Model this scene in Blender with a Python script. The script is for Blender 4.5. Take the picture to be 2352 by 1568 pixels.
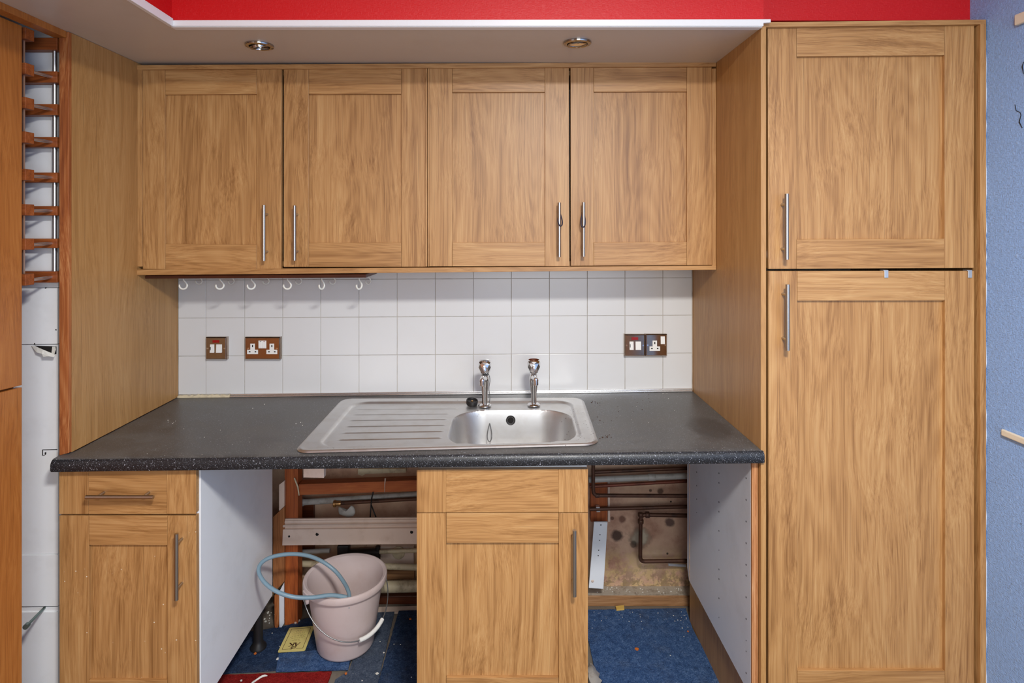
import bpy, bmesh, math, random
from mathutils import Vector, Matrix, Quaternion

random.seed(7)
scene = bpy.context.scene
for o in list(bpy.data.objects):
    bpy.data.objects.remove(o, do_unlink=True)
C = scene.collection

# ------------------------------------------------------------------ camera
F_PX, CX, CY = 1380.0, 1155.0, 524.0        # focal length and principal point in a 2352 x 1568 frame
YC, ZC = -2.335, 1.555                      # camera stands 2.335 m from the tiles, eye height 1.555 m
cam_d = bpy.data.cameras.new('camera')
cam = bpy.data.objects.new('camera', cam_d)
C.objects.link(cam)
cam.location = (0, YC, ZC)
cam.rotation_euler = (math.pi / 2, 0, 0)
cam_d.sensor_width = 36.0
cam_d.lens = F_PX / 2352 * 36.0
cam_d.shift_x = (1176 - CX) / 2352
cam_d.shift_y = (CY - 784) / 2352
cam_d.clip_start = 0.05
scene.camera = cam

# ------------------------------------------------------------------ world, lights, exposure
world = bpy.data.worlds.new('world')
scene.world = world
world.use_nodes = True
world.node_tree.nodes['Background'].inputs[0].default_value = (0.75, 0.87, 1.0, 1)
world.node_tree.nodes['Background'].inputs[1].default_value = 1.0

def area(name, loc, rot, size, power, col, size_y=None, shape=None):
    d = bpy.data.lights.new(name, 'AREA')
    d.energy = power
    d.color = col
    d.shape = shape or ('RECTANGLE' if size_y else 'SQUARE')
    d.size = size
    if size_y:
        d.size_y = size_y
    o = bpy.data.objects.new(name, d)
    C.objects.link(o)
    o.location = loc
    o.rotation_euler = rot
    return o

# ceiling lamp close to the camera, and daylight through the window in the wall behind it
area('ceiling_lamp_light', (0.30, -2.32, 2.42), (0, 0, 0), 0.34, 64.0, (1.0, 0.975, 0.935), shape='DISK')
area('window_daylight', (0.45, -3.85, 1.50), (math.radians(90), 0, 0), 1.5, 24.0, (0.93, 0.97, 1.0), size_y=1.25)

vs = scene.view_settings
vs.view_transform = 'Standard'
vs.look = 'None'
vs.exposure = 0.30
vs.gamma = 1.0
vs.use_curve_mapping = False

# ------------------------------------------------------------------ helpers
def X(u, Y):
    return (u - CX) * (Y - YC) / F_PX

def Z(v, Y):
    return ZC - (v - CY) * (Y - YC) / F_PX

def P(u, v, Y):
    return Vector((X(u, Y), Y, Z(v, Y)))

def PF(u, v, z=0.0):
    """point on the horizontal plane z seen at (u, v)"""
    d = F_PX * (ZC - z) / (v - CY)
    return Vector(((u - CX) * d / F_PX, YC + d, z))

class MB:
    def __init__(self):
        self.bm = bmesh.new()

    def box(self, x0, x1, y0, y1, z0, z1):
        v = [self.bm.verts.new(p) for p in ((x0, y0, z0), (x1, y0, z0), (x1, y1, z0), (x0, y1, z0),
                                            (x0, y0, z1), (x1, y0, z1), (x1, y1, z1), (x0, y1, z1))]
        for f in ((0, 1, 2, 3), (4, 7, 6, 5), (0, 4, 5, 1), (1, 5, 6, 2), (2, 6, 7, 3), (3, 7, 4, 0)):
            self.bm.faces.new([v[i] for i in f])
        return self

    def hexa(self, front, back):
        a = [self.bm.verts.new(p) for p in front]
        b = [self.bm.verts.new(p) for p in back]
        n = len(a)
        self.bm.faces.new(a)
        self.bm.faces.new(b[::-1])
        for i in range(n):
            j = (i + 1) % n
            self.bm.faces.new((a[j], a[i], b[i], b[j]))
        return self

    def prism(self, pts, y0, y1):
        """outline pts = (x, z) extruded from y0 to y1"""
        return self.hexa([(x, y0, z) for x, z in pts], [(x, y1, z) for x, z in pts])

    def slab(self, pts, z0, z1):
        """outline pts = (x, y) extruded from z0 to z1"""
        return self.hexa([(x, y, z1) for x, y in pts], [(x, y, z0) for x, y in pts])

    def pix(self, uv, Y, th):
        """outline seen at pixels uv on the plane Y, th thick away from the viewer"""
        return self.prism([(X(u, Y), Z(v, Y)) for u, v in uv], Y, Y + th)

    def tube(self, pts, r, n=10, closed=False, caps=True):
        pts = [Vector(p) for p in pts]
        m = len(pts)
        rs = r if isinstance(r, (list, tuple)) else [r] * m
        tans = []
        for i in range(m):
            if closed:
                t = pts[(i + 1) % m] - pts[i - 1]
            else:
                t = pts[min(i + 1, m - 1)] - pts[max(i - 1, 0)]
            tans.append(t.normalized())
        up = Vector((0, 0, 1))
        if abs(tans[0].dot(up)) > 0.9:
            up = Vector((0, 1, 0))
        nrm = (up - tans[0] * up.dot(tans[0])).normalized()
        rings = []
        for i in range(m):
            if i:
                q = tans[i - 1].rotation_difference(tans[i])
                nrm = (q @ nrm).normalized()
            b = tans[i].cross(nrm)
            rings.append([self.bm.verts.new(pts[i] + (nrm * math.cos(2 * math.pi * k / n) + b * math.sin(2 * math.pi * k / n)) * rs[i]) for k in range(n)])
        for i in range(m if closed else m - 1):
            a, b = rings[i], rings[(i + 1) % m]
            for k in range(n):
                self.bm.faces.new((a[k], a[(k + 1) % n], b[(k + 1) % n], b[k]))
        if caps and not closed:
            self.bm.faces.new(rings[0][::-1])
            self.bm.faces.new(rings[-1])
        return self

    def lathe(self, prof, n=32, mat=None, closed=False):
        """prof = (r, z) turned about the z axis, then moved by mat"""
        mat = mat or Matrix()
        rings = []
        for r, z in prof:
            if r < 1e-6:
                rings.append([self.bm.verts.new(mat @ Vector((0, 0, z)))])
            else:
                rings.append([self.bm.verts.new(mat @ Vector((r * math.cos(2 * math.pi * k / n), r * math.sin(2 * math.pi * k / n), z))) for k in range(n)])
        seq = list(zip(rings, rings[1:]))
        if closed:
            seq.append((rings[-1], rings[0]))
        for a, b in seq:
            if len(a) == 1 and len(b) == 1:
                continue
            for k in range(n):
                k2 = (k + 1) % n
                if len(a) == 1:
                    self.bm.faces.new((a[0], b[k2], b[k]))
                elif len(b) == 1:
                    self.bm.faces.new((a[k], a[k2], b[0]))
                else:
                    self.bm.faces.new((a[k], a[k2], b[k2], b[k]))
        return self

    def ball(self, c, r, n=8):
        prof = [(r * math.sin(math.pi * i / (n // 2)), -r * math.cos(math.pi * i / (n // 2))) for i in range(n // 2 + 1)]
        prof[0] = (0, -r)
        prof[-1] = (0, r)
        return self.lathe(prof, n, Matrix.Translation(c))

    def build(self, name, mat, parent=None, smooth=False, bevel=0.0, seg=2, subsurf=0):
        bm = self.bm
        bmesh.ops.recalc_face_normals(bm, faces=bm.faces)
        co = [v.co for v in bm.verts]
        lo = Vector((min(c.x for c in co), min(c.y for c in co), min(c.z for c in co)))
        hi = Vector((max(c.x for c in co), max(c.y for c in co), max(c.z for c in co)))
        org = Vector(((lo.x + hi.x) / 2, (lo.y + hi.y) / 2, lo.z))
        bmesh.ops.translate(bm, verts=bm.verts, vec=-org)
        me = bpy.data.meshes.new(name)
        bm.to_mesh(me)
        bm.free()
        me.materials.append(mat)
        if smooth:
            for p in me.polygons:
                p.use_smooth = True
            if smooth != 'all':
                me.set_sharp_from_angle(angle=math.radians(40))
        o = bpy.data.objects.new(name, me)
        C.objects.link(o)
        if bevel:
            b = o.modifiers.new('bevel', 'BEVEL')
            b.width = bevel
            b.segments = seg
            b.limit_method = 'ANGLE'
        if subsurf:
            s = o.modifiers.new('sub', 'SUBSURF')
            s.levels = s.render_levels = subsurf
        if parent is None:
            o.location = org
        else:
            o.parent = parent
            o.location = org - world_loc(parent)
        return o

def world_loc(o):
    p = Vector(o.location)
    while o.parent:
        o = o.parent
        p += Vector(o.location)
    return p

def tag(o, label, cat, group=None):
    o['label'] = label
    o['category'] = cat
    if group:
        o['group'] = group
    return o

def thing(name, loc, label, cat, group=None):
    o = bpy.data.objects.new(name, None)
    C.objects.link(o)
    o.empty_display_size = 0.05
    o.location = loc
    return tag(o, label, cat, group)

def struct(o, label=None):
    o['kind'] = 'structure'
    if label:
        o['label'] = label
    return o

def lerp(a, b, t):
    return a + (b - a) * t

# ------------------------------------------------------------------ materials
class NT:
    def __init__(self, name):
        self.m = bpy.data.materials.new(name)
        self.m.use_nodes = True
        self.t = self.m.node_tree
        self.b = self.t.nodes['Principled BSDF']

    def n(self, typ, **kw):
        nd = self.t.nodes.new(typ)
        for k, v in kw.items():
            setattr(nd, k, v)
        return nd

    def link(self, a, b):
        self.t.links.new(a, b)

    def val(self, sock, v):
        if hasattr(v, 'node'):
            self.link(v, sock)
        else:
            sock.default_value = v

    def coord(self, rnd=True, kind='Object'):
        tc = self.n('ShaderNodeTexCoord')
        out = tc.outputs[kind]
        if rnd:
            oi = self.n('ShaderNodeObjectInfo')
            mu = self.n('ShaderNodeVectorMath', operation='SCALE')
            cb = self.n('ShaderNodeCombineXYZ')
            for i, k in enumerate((17.3, 9.1, 23.7)):
                m = self.n('ShaderNodeMath', operation='MULTIPLY')
                self.link(oi.outputs['Random'], m.inputs[0])
                m.inputs[1].default_value = k
                self.link(m.outputs[0], cb.inputs[i])
            ad = self.n('ShaderNodeVectorMath', operation='ADD')
            self.link(out, ad.inputs[0])
            self.link(cb.outputs[0], ad.inputs[1])
            out = ad.outputs[0]
            self.t.nodes.remove(mu)
        return out

    def scale(self, vec, s, off=None):
        mp = self.n('ShaderNodeMapping')
        mp.inputs['Scale'].default_value = s
        if off:
            mp.inputs['Location'].default_value = off
        self.link(vec, mp.inputs['Vector'])
        return mp.outputs[0]

    def noise(self, vec, scale, detail=3, rough=0.55, dist=0.0, out=0):
        nz = self.n('ShaderNodeTexNoise')
        nz.inputs['Scale'].default_value = scale
        nz.inputs['Detail'].default_value = detail
        nz.inputs['Roughness'].default_value = rough
        nz.inputs['Distortion'].default_value = dist
        self.link(vec, nz.inputs['Vector'])
        return nz.outputs[out]

    def vor(self, vec, scale, feature='F1', out='Distance'):
        nz = self.n('ShaderNodeTexVoronoi')
        nz.feature = feature
        nz.inputs['Scale'].default_value = scale
        self.link(vec, nz.inputs['Vector'])
        return nz.outputs[out]

    def ramp(self, fac, stops, interp='LINEAR'):
        r = self.n('ShaderNodeValToRGB')
        cr = r.color_ramp
        cr.interpolation = interp
        while len(cr.elements) < len(stops):
            cr.elements.new(0.5)
        for e, (p, c) in zip(cr.elements, stops):
            e.position = p
            e.color = (*c, 1) if len(c) == 3 else c
        self.link(fac, r.inputs[0])
        return r.outputs[0]

    def step(self, fac, a, b):
        r = self.n('ShaderNodeMapRange')
        r.interpolation_type = 'SMOOTHSTEP'
        r.inputs['From Min'].default_value = a
        r.inputs['From Max'].default_value = b
        self.link(fac, r.inputs['Value'])
        return r.outputs[0]

    def math(self, op, a, b=0.0):
        m = self.n('ShaderNodeMath', operation=op)
        self.val(m.inputs[0], a)
        self.val(m.inputs[1], b)
        return m.outputs[0]

    def mix(self, fac, a, b, blend='MIX'):
        m = self.n('ShaderNodeMix', data_type='RGBA', blend_type=blend)
        self.val(m.inputs[0], fac)
        for s, v in ((m.inputs[6], a), (m.inputs[7], b)):
            if hasattr(v, 'node'):
                self.link(v, s)
            else:
                s.default_value = (*v, 1)
        return m.outputs[2]

    def bump(self, h, strength=0.2, dist=0.002):
        b = self.n('ShaderNodeBump')
        b.inputs['Strength'].default_value = strength
        b.inputs['Distance'].default_value = dist
        self.link(h, b.inputs['Height'])
        self.link(b.outputs[0], self.b.inputs['Normal'])

    def out(self, col=None, rough=0.5, metal=0.0, spec=None):
        if col is not None:
            if hasattr(col, 'node'):
                self.link(col, self.b.inputs['Base Color'])
            else:
                self.b.inputs['Base Color'].default_value = (*col, 1)
        self.val(self.b.inputs['Roughness'], rough)
        self.b.inputs['Metallic'].default_value = metal
        if spec is not None:
            self.b.inputs['Specular IOR Level'].default_value = spec
        return self.m

def srgb(r, g, b):
    def f(c):
        c /= 255
        return c / 12.92 if c <= 0.04045 else ((c + 0.055) / 1.055) ** 2.4
    return (f(r), f(g), f(b))

def wood(name, dark, mid, light, axis='z', rough=0.42, contrast=1.0, specks=0.0, fine=1.0):
    t = NT(name)
    v = t.coord()
    along = {'z': (1, 1, 0.032), 'x': (0.032, 1, 1), 'y': (1, 0.032, 1)}[axis]
    fibre = {'z': (1, 1, 0.006), 'x': (0.006, 1, 1), 'y': (1, 0.006, 1)}[axis]
    slow = {'z': (1, 1, 0.30), 'x': (0.30, 1, 1), 'y': (1, 0.30, 1)}[axis]
    lo = t.noise(t.scale(v, slow), 4.2, 2, 0.45)
    sh = t.math('MULTIPLY', t.math('SUBTRACT', lo, 0.5), 0.13)
    cb = t.n('ShaderNodeCombineXYZ')
    for i in range(3):
        if 'xyz'[i] != axis:
            t.link(sh, cb.inputs[i])
    w = t.n('ShaderNodeVectorMath', operation='ADD')
    t.link(v, w.inputs[0])
    t.link(cb.outputs[0], w.inputs[1])
    band = t.noise(t.scale(w.outputs[0], along), 48, 3, 0.6, 0.1)
    fib = t.noise(t.scale(w.outputs[0], fibre), 340, 3, 0.65)
    broad = t.noise(t.scale(v, along), 9, 2)
    # cathedral figure: contour lines of a slow field
    slow2 = {'z': (1, 1, 0.11), 'x': (0.11, 1, 1), 'y': (1, 0.11, 1)}[axis]
    fld = t.noise(t.scale(v, slow2, (3.1, 1.7, 5.3)), 7.0, 1, 0.3)
    cath = t.math('MULTIPLY', t.math('ADD', t.math('SINE', t.math('MULTIPLY', fld, 150.0)), 1.0), 0.5)
    s = t.math('ADD', t.math('MULTIPLY', band, 0.38), t.math('MULTIPLY', fib, 0.42 * fine))
    s = t.math('ADD', s, t.math('MULTIPLY', broad, 0.20))
    s = t.math('ADD', s, t.math('MULTIPLY', cath, 0.05))
    k = 0.17 / contrast
    c0 = 0.53 - 0.21 * (1 - fine)
    col = t.ramp(s, [(c0 - k, dark), (c0, mid), (c0 + k, light)])
    pore = t.step(t.noise(t.scale(v, fibre), 520, 2, 0.5), 0.62, 0.70)
    col = t.mix(t.math('MULTIPLY', pore, 0.42), col, tuple(c * 0.42 for c in dark))
    if specks:
        sp = t.step(t.vor(v, 48), 0.10, 0.07)
        gate = t.step(t.noise(v, 6, 2), 0.50, 0.58)
        col = t.mix(t.math('MULTIPLY', t.math('MULTIPLY', sp, gate), specks), col, (0.85, 0.78, 0.62))
    t.bump(fib, 0.10, 0.0012)
    return t.out(col, rough)

OAK = dict(dark=srgb(136, 92, 48), mid=srgb(181, 134, 82), light=srgb(203, 160, 106))
M = {}
M['oak_v'] = wood('oak_laminate_upright', axis='z', **OAK)
M['oak_h'] = wood('oak_laminate_level', axis='x', **OAK)
M['oak_v_spotted'] = wood('oak_laminate_paint_spotted', axis='z', specks=0.9, **OAK)
M['edge_strip'] = wood('pale_ply_edge', srgb(168, 104, 60), srgb(206, 146, 96), srgb(226, 178, 132), axis='z', rough=0.6)
M['oak_side'] = wood('oak_side_panel', srgb(150, 106, 58), srgb(180, 134, 80), srgb(198, 154, 100), axis='z', contrast=0.8)
M['oak_edge'] = wood('raw_orange_edge', srgb(116, 56, 24), srgb(164, 92, 44), srgb(204, 142, 88), axis='z', rough=0.6, contrast=1.1)
M['orange_door'] = wood('orange_varnished_door', srgb(142, 80, 34), srgb(174, 106, 48), srgb(192, 126, 64), axis='z', rough=0.35, contrast=0.9)
M['pine'] = wood('orange_pine_stud', srgb(126, 58, 20), srgb(166, 84, 34), srgb(186, 106, 50), axis='z', rough=0.6)
M['pine_h'] = wood('orange_pine_batten', srgb(122, 56, 20), srgb(162, 82, 34), srgb(182, 104, 50), axis='x', rough=0.6)
M['rack_wood'] = wood('rack_wood', srgb(112, 54, 22), srgb(150, 78, 34), srgb(176, 102, 52), axis='x', rough=0.5)
M['red_brown'] = wood('red_brown_board', srgb(62, 26, 10), srgb(92, 42, 18), srgb(118, 60, 28), axis='x', rough=0.4)
M['old_wood'] = wood('old_timber', srgb(110, 74, 44), srgb(156, 112, 72), srgb(178, 136, 96), axis='x', rough=0.75)
M['ply'] = wood('brown_plywood', srgb(120, 70, 36), srgb(158, 100, 56), srgb(176, 120, 74), axis='z', rough=0.65)

def plain(name, col, rough=0.5, metal=0.0, dirt=0.0, dirtcol=(0.2, 0.15, 0.1), dscale=14.0, spec=None, bump=0.0):
    t = NT(name)
    c = col
    v = t.coord()
    if dirt:
        nz = t.step(t.noise(v, dscale, 5, 0.65), 0.46, 0.72)
        c = t.mix(t.math('MULTIPLY', nz, dirt), col, dirtcol)
    if bump:
        t.bump(t.noise(v, 90, 4), bump, 0.002)
    return t.out(c, rough, metal, spec)

M['white_board'] = plain('white_melamine', srgb(240, 242, 244), 0.4, dirt=0.08, dirtcol=srgb(150, 146, 140), dscale=9)
M['grey_board'] = plain('grey_white_melamine', srgb(224, 226, 232), 0.4, dirt=0.12, dirtcol=srgb(150, 146, 140), dscale=7)
M['soffit'] = plain('soffit_paint', srgb(206, 198, 190), 0.32, dirt=0.16, dirtcol=srgb(170, 156, 142), dscale=3)
M['white_trim'] = plain('white_gloss', srgb(236, 236, 236), 0.35)
M['plastic_white'] = plain('white_plastic', srgb(236, 236, 232), 0.35)
M['hook_white'] = plain('hook_plastic', srgb(232, 230, 220), 0.4)
M['black'] = plain('black_rubber', (0.012, 0.011, 0.011), 0.5)
M['dark'] = plain('dark_hole', (0.01, 0.008, 0.007), 0.9)
M['red_lens'] = plain('red_neon_lens', srgb(150, 12, 14), 0.25)
M['grout'] = plain('grout', srgb(190, 182, 170), 0.9, dirt=0.6, dirtcol=srgb(96, 84, 70), dscale=10)
M['tile'] = plain('white_glazed_tile', srgb(216, 217, 217), 0.24, dirt=0.05, dirtcol=srgb(190, 186, 176), dscale=8)
M['cream'] = plain('cream_filler', srgb(222, 208, 176), 0.8, dirt=0.4, dirtcol=srgb(120, 100, 76), dscale=40)
M['grey_pipe'] = plain('grey_waste_pipe', srgb(178, 176, 170), 0.45, dirt=0.5, dirtcol=srgb(96, 84, 72), dscale=22)
M['cream_pipe'] = plain('painted_pipe', srgb(206, 192, 160), 0.5, dirt=0.55, dirtcol=srgb(110, 90, 64), dscale=24)
M['copper'] = plain('tarnished_copper', srgb(92, 60, 44), 0.5, 0.35, dirt=0.8, dirtcol=srgb(44, 32, 27), dscale=16)
M['copper_red'] = plain('old_copper', srgb(128, 70, 52), 0.5, 0.35, dirt=0.7, dirtcol=srgb(66, 42, 34), dscale=16)
M['brass'] = plain('brass_fitting', srgb(190, 150, 100), 0.35, 0.9)
M['moulding'] = plain('dusty_white_paint', srgb(222, 200, 184), 0.6, dirt=0.35, dirtcol=srgb(168, 138, 114), dscale=12)
M['bucket'] = plain('pink_plastic', srgb(212, 195, 192), 0.38, dirt=0.25, dirtcol=srgb(180, 146, 130), dscale=9)
M['hose'] = plain('blue_grey_hose', srgb(126, 152, 166), 0.4)
M['chain'] = plain('bead_chain', (0.16, 0.16, 0.16), 0.35, 0.8)
M['steel_wire'] = plain('wire', (0.32, 0.33, 0.33), 0.4, 0.9)
M['dark_chrome'] = plain('dark_chrome', (0.42, 0.40, 0.38), 0.12, 1.0)
M['chrome'] = plain('chrome', (0.80, 0.80, 0.80), 0.07, 1.0)
M['brushed'] = plain('brushed_steel_bar', (0.46, 0.44, 0.41), 0.30, 1.0)
M['bright_strip'] = plain('bright_strip', (0.92, 0.92, 0.92), 0.22, 1.0)
M['alu'] = plain('aluminium_rod', (0.72, 0.72, 0.72), 0.42, 1.0)
M['zinc'] = plain('zinc_clip', (0.66, 0.68, 0.70), 0.4, 0.8)
M['plate'] = plain('reflection_tinted_plate', srgb(178, 160, 144), 0.10, 1.0, dirt=0.35, dirtcol=srgb(134, 112, 94), dscale=30)  # brown base and blotches paint the room's reflection into the chrome
M['card_yellow'] = plain('yellow_card', srgb(222, 206, 128), 0.6, dirt=0.3, dirtcol=srgb(226, 190, 130), dscale=20)
M['ink'] = plain('brown_ink', srgb(74, 40, 22), 0.7)
M['ink_pale'] = plain('faded_ink', srgb(156, 138, 80), 0.7)
M['paper'] = plain('torn_paper', srgb(228, 226, 218), 0.7)
M['foam'] = plain('yellow_foam', srgb(216, 176, 88), 0.8)
M['orange_bit'] = plain('orange_bit', srgb(206, 110, 40), 0.8)
M['band'] = plain('dark_elastic', srgb(38, 32, 52), 0.6)
M['cable'] = plain('black_cable', (0.012, 0.011, 0.011), 0.5)
M['rail_cream'] = plain('cream_trunking', srgb(226, 218, 200), 0.5, dirt=0.2, dirtcol=srgb(180, 168, 146), dscale=30)
M['green_rod'] = plain('green_grey_rod', srgb(120, 136, 132), 0.35, 0.7)
M['rear_wall'] = plain('terracotta_paint', srgb(176, 138, 108), 0.7)
M['ceiling'] = plain('ceiling_paint', srgb(232, 230, 226), 0.8)
M['dust'] = plain('grey_dust', srgb(176, 164, 148), 0.95, dirt=0.7, dirtcol=srgb(120, 104, 86), dscale=40, bump=0.5)
M['lens'] = plain('lamp_reflector', (0.86, 0.86, 0.86), 0.12, 1.0)

def sink_metal():
    t = NT('stainless_sink')
    v = t.coord(False)
    st = t.step(t.noise(v, 16, 5, 0.65), 0.42, 0.75)
    col = t.mix(t.math('MULTIPLY', st, 0.5), (0.68, 0.675, 0.665), (0.56, 0.53, 0.49))
    sp = t.step(t.vor(t.scale(v, (1, 1, 1), (0.3, 0.1, 0.2)), 75), 0.16, 0.11)
    gate = t.step(t.noise(v, 4.5, 3), 0.58, 0.68)
    geo = t.n('ShaderNodeNewGeometry')
    dist = t.n('ShaderNodeVectorMath', operation='DISTANCE')
    t.link(geo.outputs['Position'], dist.inputs[0])
    dist.inputs[1].default_value = (0.245, -0.44, 0.92)
    gate = t.math('MAXIMUM', gate, t.step(dist.outputs['Value'], 0.17, 0.05))
    col = t.mix(t.math('MULTIPLY', t.math('MULTIPLY', sp, gate), 0.9), col, (0.10, 0.05, 0.03))
    r = t.math('ADD', t.math('MULTIPLY', t.noise(v, 30, 4), 0.16), 0.34)
    return t.out(col, r, 1.0)
M['sink'] = sink_metal()

def worktop_mat():
    t = NT('speckled_black_laminate')
    v = t.coord(False)
    sp = t.step(t.noise(v, 420, 2, 0.6), 0.61, 0.70)
    sp2 = t.step(t.noise(t.scale(v, (1, 1, 1), (3, 1, 2)), 190, 2, 0.6), 0.67, 0.73)
    col = t.mix(sp, srgb(30, 31, 35), srgb(150, 154, 164))
    col = t.mix(t.math('MULTIPLY', sp2, 0.8), col, srgb(190, 194, 204))
    dust = t.step(t.noise(v, 5, 6, 0.7, 1.0), 0.42, 0.72)
    g = t.n('ShaderNodeNewGeometry')
    sx = t.n('ShaderNodeSeparateXYZ')
    t.link(g.outputs['Normal'], sx.inputs[0])
    top = t.step(sx.outputs[2], 0.8, 0.98)
    col = t.mix(t.math('MULTIPLY', top, t.math('ADD', t.math('MULTIPLY', dust, 0.34), 0.36)), col, srgb(118, 117, 114))  # even grey on upward faces paints in glancing sheen; the noise adds dust
    crumb = t.step(t.vor(v, 24), 0.045, 0.03)
    gate = t.step(t.noise(t.scale(v, (1, 1, 1), (7, 2, 0)), 5, 2), 0.55, 0.62)
    col = t.mix(t.math('MULTIPLY', t.math('MULTIPLY', crumb, gate), t.math('MULTIPLY', top, 0.9)), col, srgb(196, 186, 170))
    # damp dark patch at the right end and smeary scratches
    geo = t.n('ShaderNodeNewGeometry')
    dist = t.n('ShaderNodeVectorMath', operation='DISTANCE')
    sc = t.scale(geo.outputs['Position'], (1.0, 0.62, 1.0))
    t.link(sc, dist.inputs[0])
    dist.inputs[1].default_value = (0.655, -0.425 * 0.62, 0.921)
    wob = t.math('ADD', dist.outputs['Value'], t.math('MULTIPLY', t.noise(v, 30, 5, 0.7), 0.05))
    col = t.mix(t.math('MULTIPLY', t.step(wob, 0.105, 0.07), 0.5), col, srgb(40, 38, 38))
    scr = t.step(t.noise(t.scale(v, (0.35, 2.2, 1)), 34, 4, 0.7, 1.5), 0.66, 0.78)
    col = t.mix(t.math('MULTIPLY', t.math('MULTIPLY', scr, top), 0.35), col, srgb(36, 36, 38))
    t.bump(t.noise(v, 300, 2), 0.12, 0.001)
    return t.out(col, t.math('ADD', t.math('MULTIPLY', dust, 0.15), 0.36))
M['worktop'] = worktop_mat()

def wallpaper(name, col, pale, strength):
    t = NT(name)
    v = t.coord(False)
    # basket weave of short vertical and level strokes pressed into the paper
    ch = t.n('ShaderNodeTexChecker')
    ch.inputs['Scale'].default_value = 105
    t.link(v, ch.inputs['Vector'])
    a = t.noise(t.scale(v, (5, 1, 1)), 80, 2, 0.5)
    b = t.noise(t.scale(v, (1, 1, 5)), 80, 2, 0.5)
    a2 = t.noise(t.scale(v, (1, 5, 1)), 80, 2, 0.5)
    ab = t.math('MAXIMUM', a, a2)
    m = t.n('ShaderNodeMix', data_type='FLOAT')
    t.link(ch.outputs['Fac'], m.inputs[0])
    t.link(ab, m.inputs[2])
    t.link(b, m.inputs[3])
    h = m.outputs[0]
    c = t.mix(t.math('MULTIPLY', t.step(h, 0.56, 0.78), 0.30), col, pale)
    dots = t.step(t.vor(t.scale(v, (1, 1, 1), (0.2, 0.7, 0.4)), 9), 0.035, 0.02)
    c = t.mix(t.math('MULTIPLY', dots, 0.6), c, (0.10, 0.12, 0.16))
    t.bump(h, strength, 0.003)
    return t.out(c, 0.5)
M['red_paper'] = wallpaper('red_embossed_paper', srgb(206, 8, 14), srgb(226, 60, 58), 0.35)
M['blue_paper'] = wallpaper('blue_embossed_paper', srgb(142, 180, 236), srgb(184, 212, 248), 0.9)

def plaster():
    t = NT('old_stained_plaster')
    v = t.coord(False)
    n1 = t.noise(v, 7, 6, 0.65)
    col = t.ramp(n1, [(0.3, srgb(168, 126, 104)), (0.5, srgb(206, 168, 142)), (0.68, srgb(222, 190, 160))])
    d = t.step(t.noise(t.scale(v, (1, 1, 1), (4, 4, 4)), 24, 6, 0.7), 0.60, 0.74)
    col = t.mix(t.math('MULTIPLY', d, 0.6), col, srgb(104, 70, 50))
    sx = t.n('ShaderNodeSeparateXYZ')
    t.link(t.coord(False), sx.inputs[0])
    # yellow glue marks low down near the floor
    low = t.math('MULTIPLY', t.step(sx.outputs[2], 0.24, 0.12), t.step(t.noise(v, 18, 5, 0.7), 0.42, 0.58))
    col = t.mix(t.math('MULTIPLY', low, 0.6), col, srgb(206, 180, 120))
    low2 = t.math('MULTIPLY', t.step(sx.outputs[2], 0.16, 0.06), t.step(t.noise(v, 30, 5, 0.7), 0.45, 0.55))
    col = t.mix(t.math('MULTIPLY', low2, 0.55), col, srgb(92, 78, 58))
    geo = t.n('ShaderNodeNewGeometry')
    wob = t.noise(geo.outputs['Position'], 38, 5, 0.65)
    for u, vv, r, c, k in ((1470, 1234, 27, (84, 62, 50), 0.75), (1471, 1233, 21, (196, 184, 160), 0.9), (1417, 1230, 15, (62, 44, 38), 0.9), (1539, 1199, 12, (78, 56, 54), 0.85), (1517, 1128, 8, (70, 50, 40), 0.8), (1494, 1126, 4, (70, 50, 40), 0.8),
                           (1429, 1192, 9, (104, 66, 52), 0.8), (1406, 1190, 5, (90, 60, 48), 0.8), (1541, 1151.5, 2.6, (14, 10, 9), 1.0), (1533, 1271, 3, (30, 22, 18), 0.9), (1455, 1250, 9, (60, 46, 38), 0.7)):
        cv = t.n('ShaderNodeVectorMath', operation='DISTANCE')
        t.link(geo.outputs['Position'], cv.inputs[0])
        cv.inputs[1].default_value = P(u, vv, 0.20)
        rr = r * 2.535 / F_PX
        dd = t.math('ADD', cv.outputs['Value'], t.math('MULTIPLY', t.math('SUBTRACT', wob, 0.5), rr * 0.9))
        col = t.mix(t.math('MULTIPLY', t.step(dd, rr * 1.15, rr * 0.55), k), col, srgb(*c))
    t.bump(n1, 0.3, 0.004)
    return t.out(col, 0.9)
M['plaster'] = plaster()

def carpet(name, dark, mid, light, dirt=0.3):
    t = NT(name)
    v = t.coord()
    f = t.math('ADD', t.math('MULTIPLY', t.noise(v, 260, 4, 0.75, 1.2), 0.72), t.math('MULTIPLY', t.noise(v, 48, 3, 0.7, 0.6), 0.28))
    col = t.ramp(f, [(0.36, dark), (0.52, mid), (0.70, light)])
    d = t.step(t.noise(v, 9, 5, 0.7), 0.45, 0.75)
    col = t.mix(t.math('MULTIPLY', d, dirt), col, srgb(86, 88, 92))
    fl = t.step(t.vor(v, 75), 0.10, 0.07)
    g = t.step(t.noise(v, 22, 3), 0.58, 0.66)
    col = t.mix(t.math('MULTIPLY', t.math('MULTIPLY', fl, g), 0.85), col, srgb(200, 200, 196))
    t.bump(f, 0.8, 0.006)
    return t.out(col, 0.95, spec=0.15)
M['carpet_blue'] = carpet('blue_carpet', srgb(28, 46, 80), srgb(66, 98, 146), srgb(140, 164, 198), 0.4)
M['carpet_dark'] = carpet('dark_blue_carpet', srgb(18, 30, 50), srgb(42, 62, 94), srgb(94, 114, 146), 0.35)
M['carpet_grey'] = carpet('grey_blue_carpet', srgb(48, 58, 76), srgb(80, 92, 112), srgb(124, 134, 150), 0.4)
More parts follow.
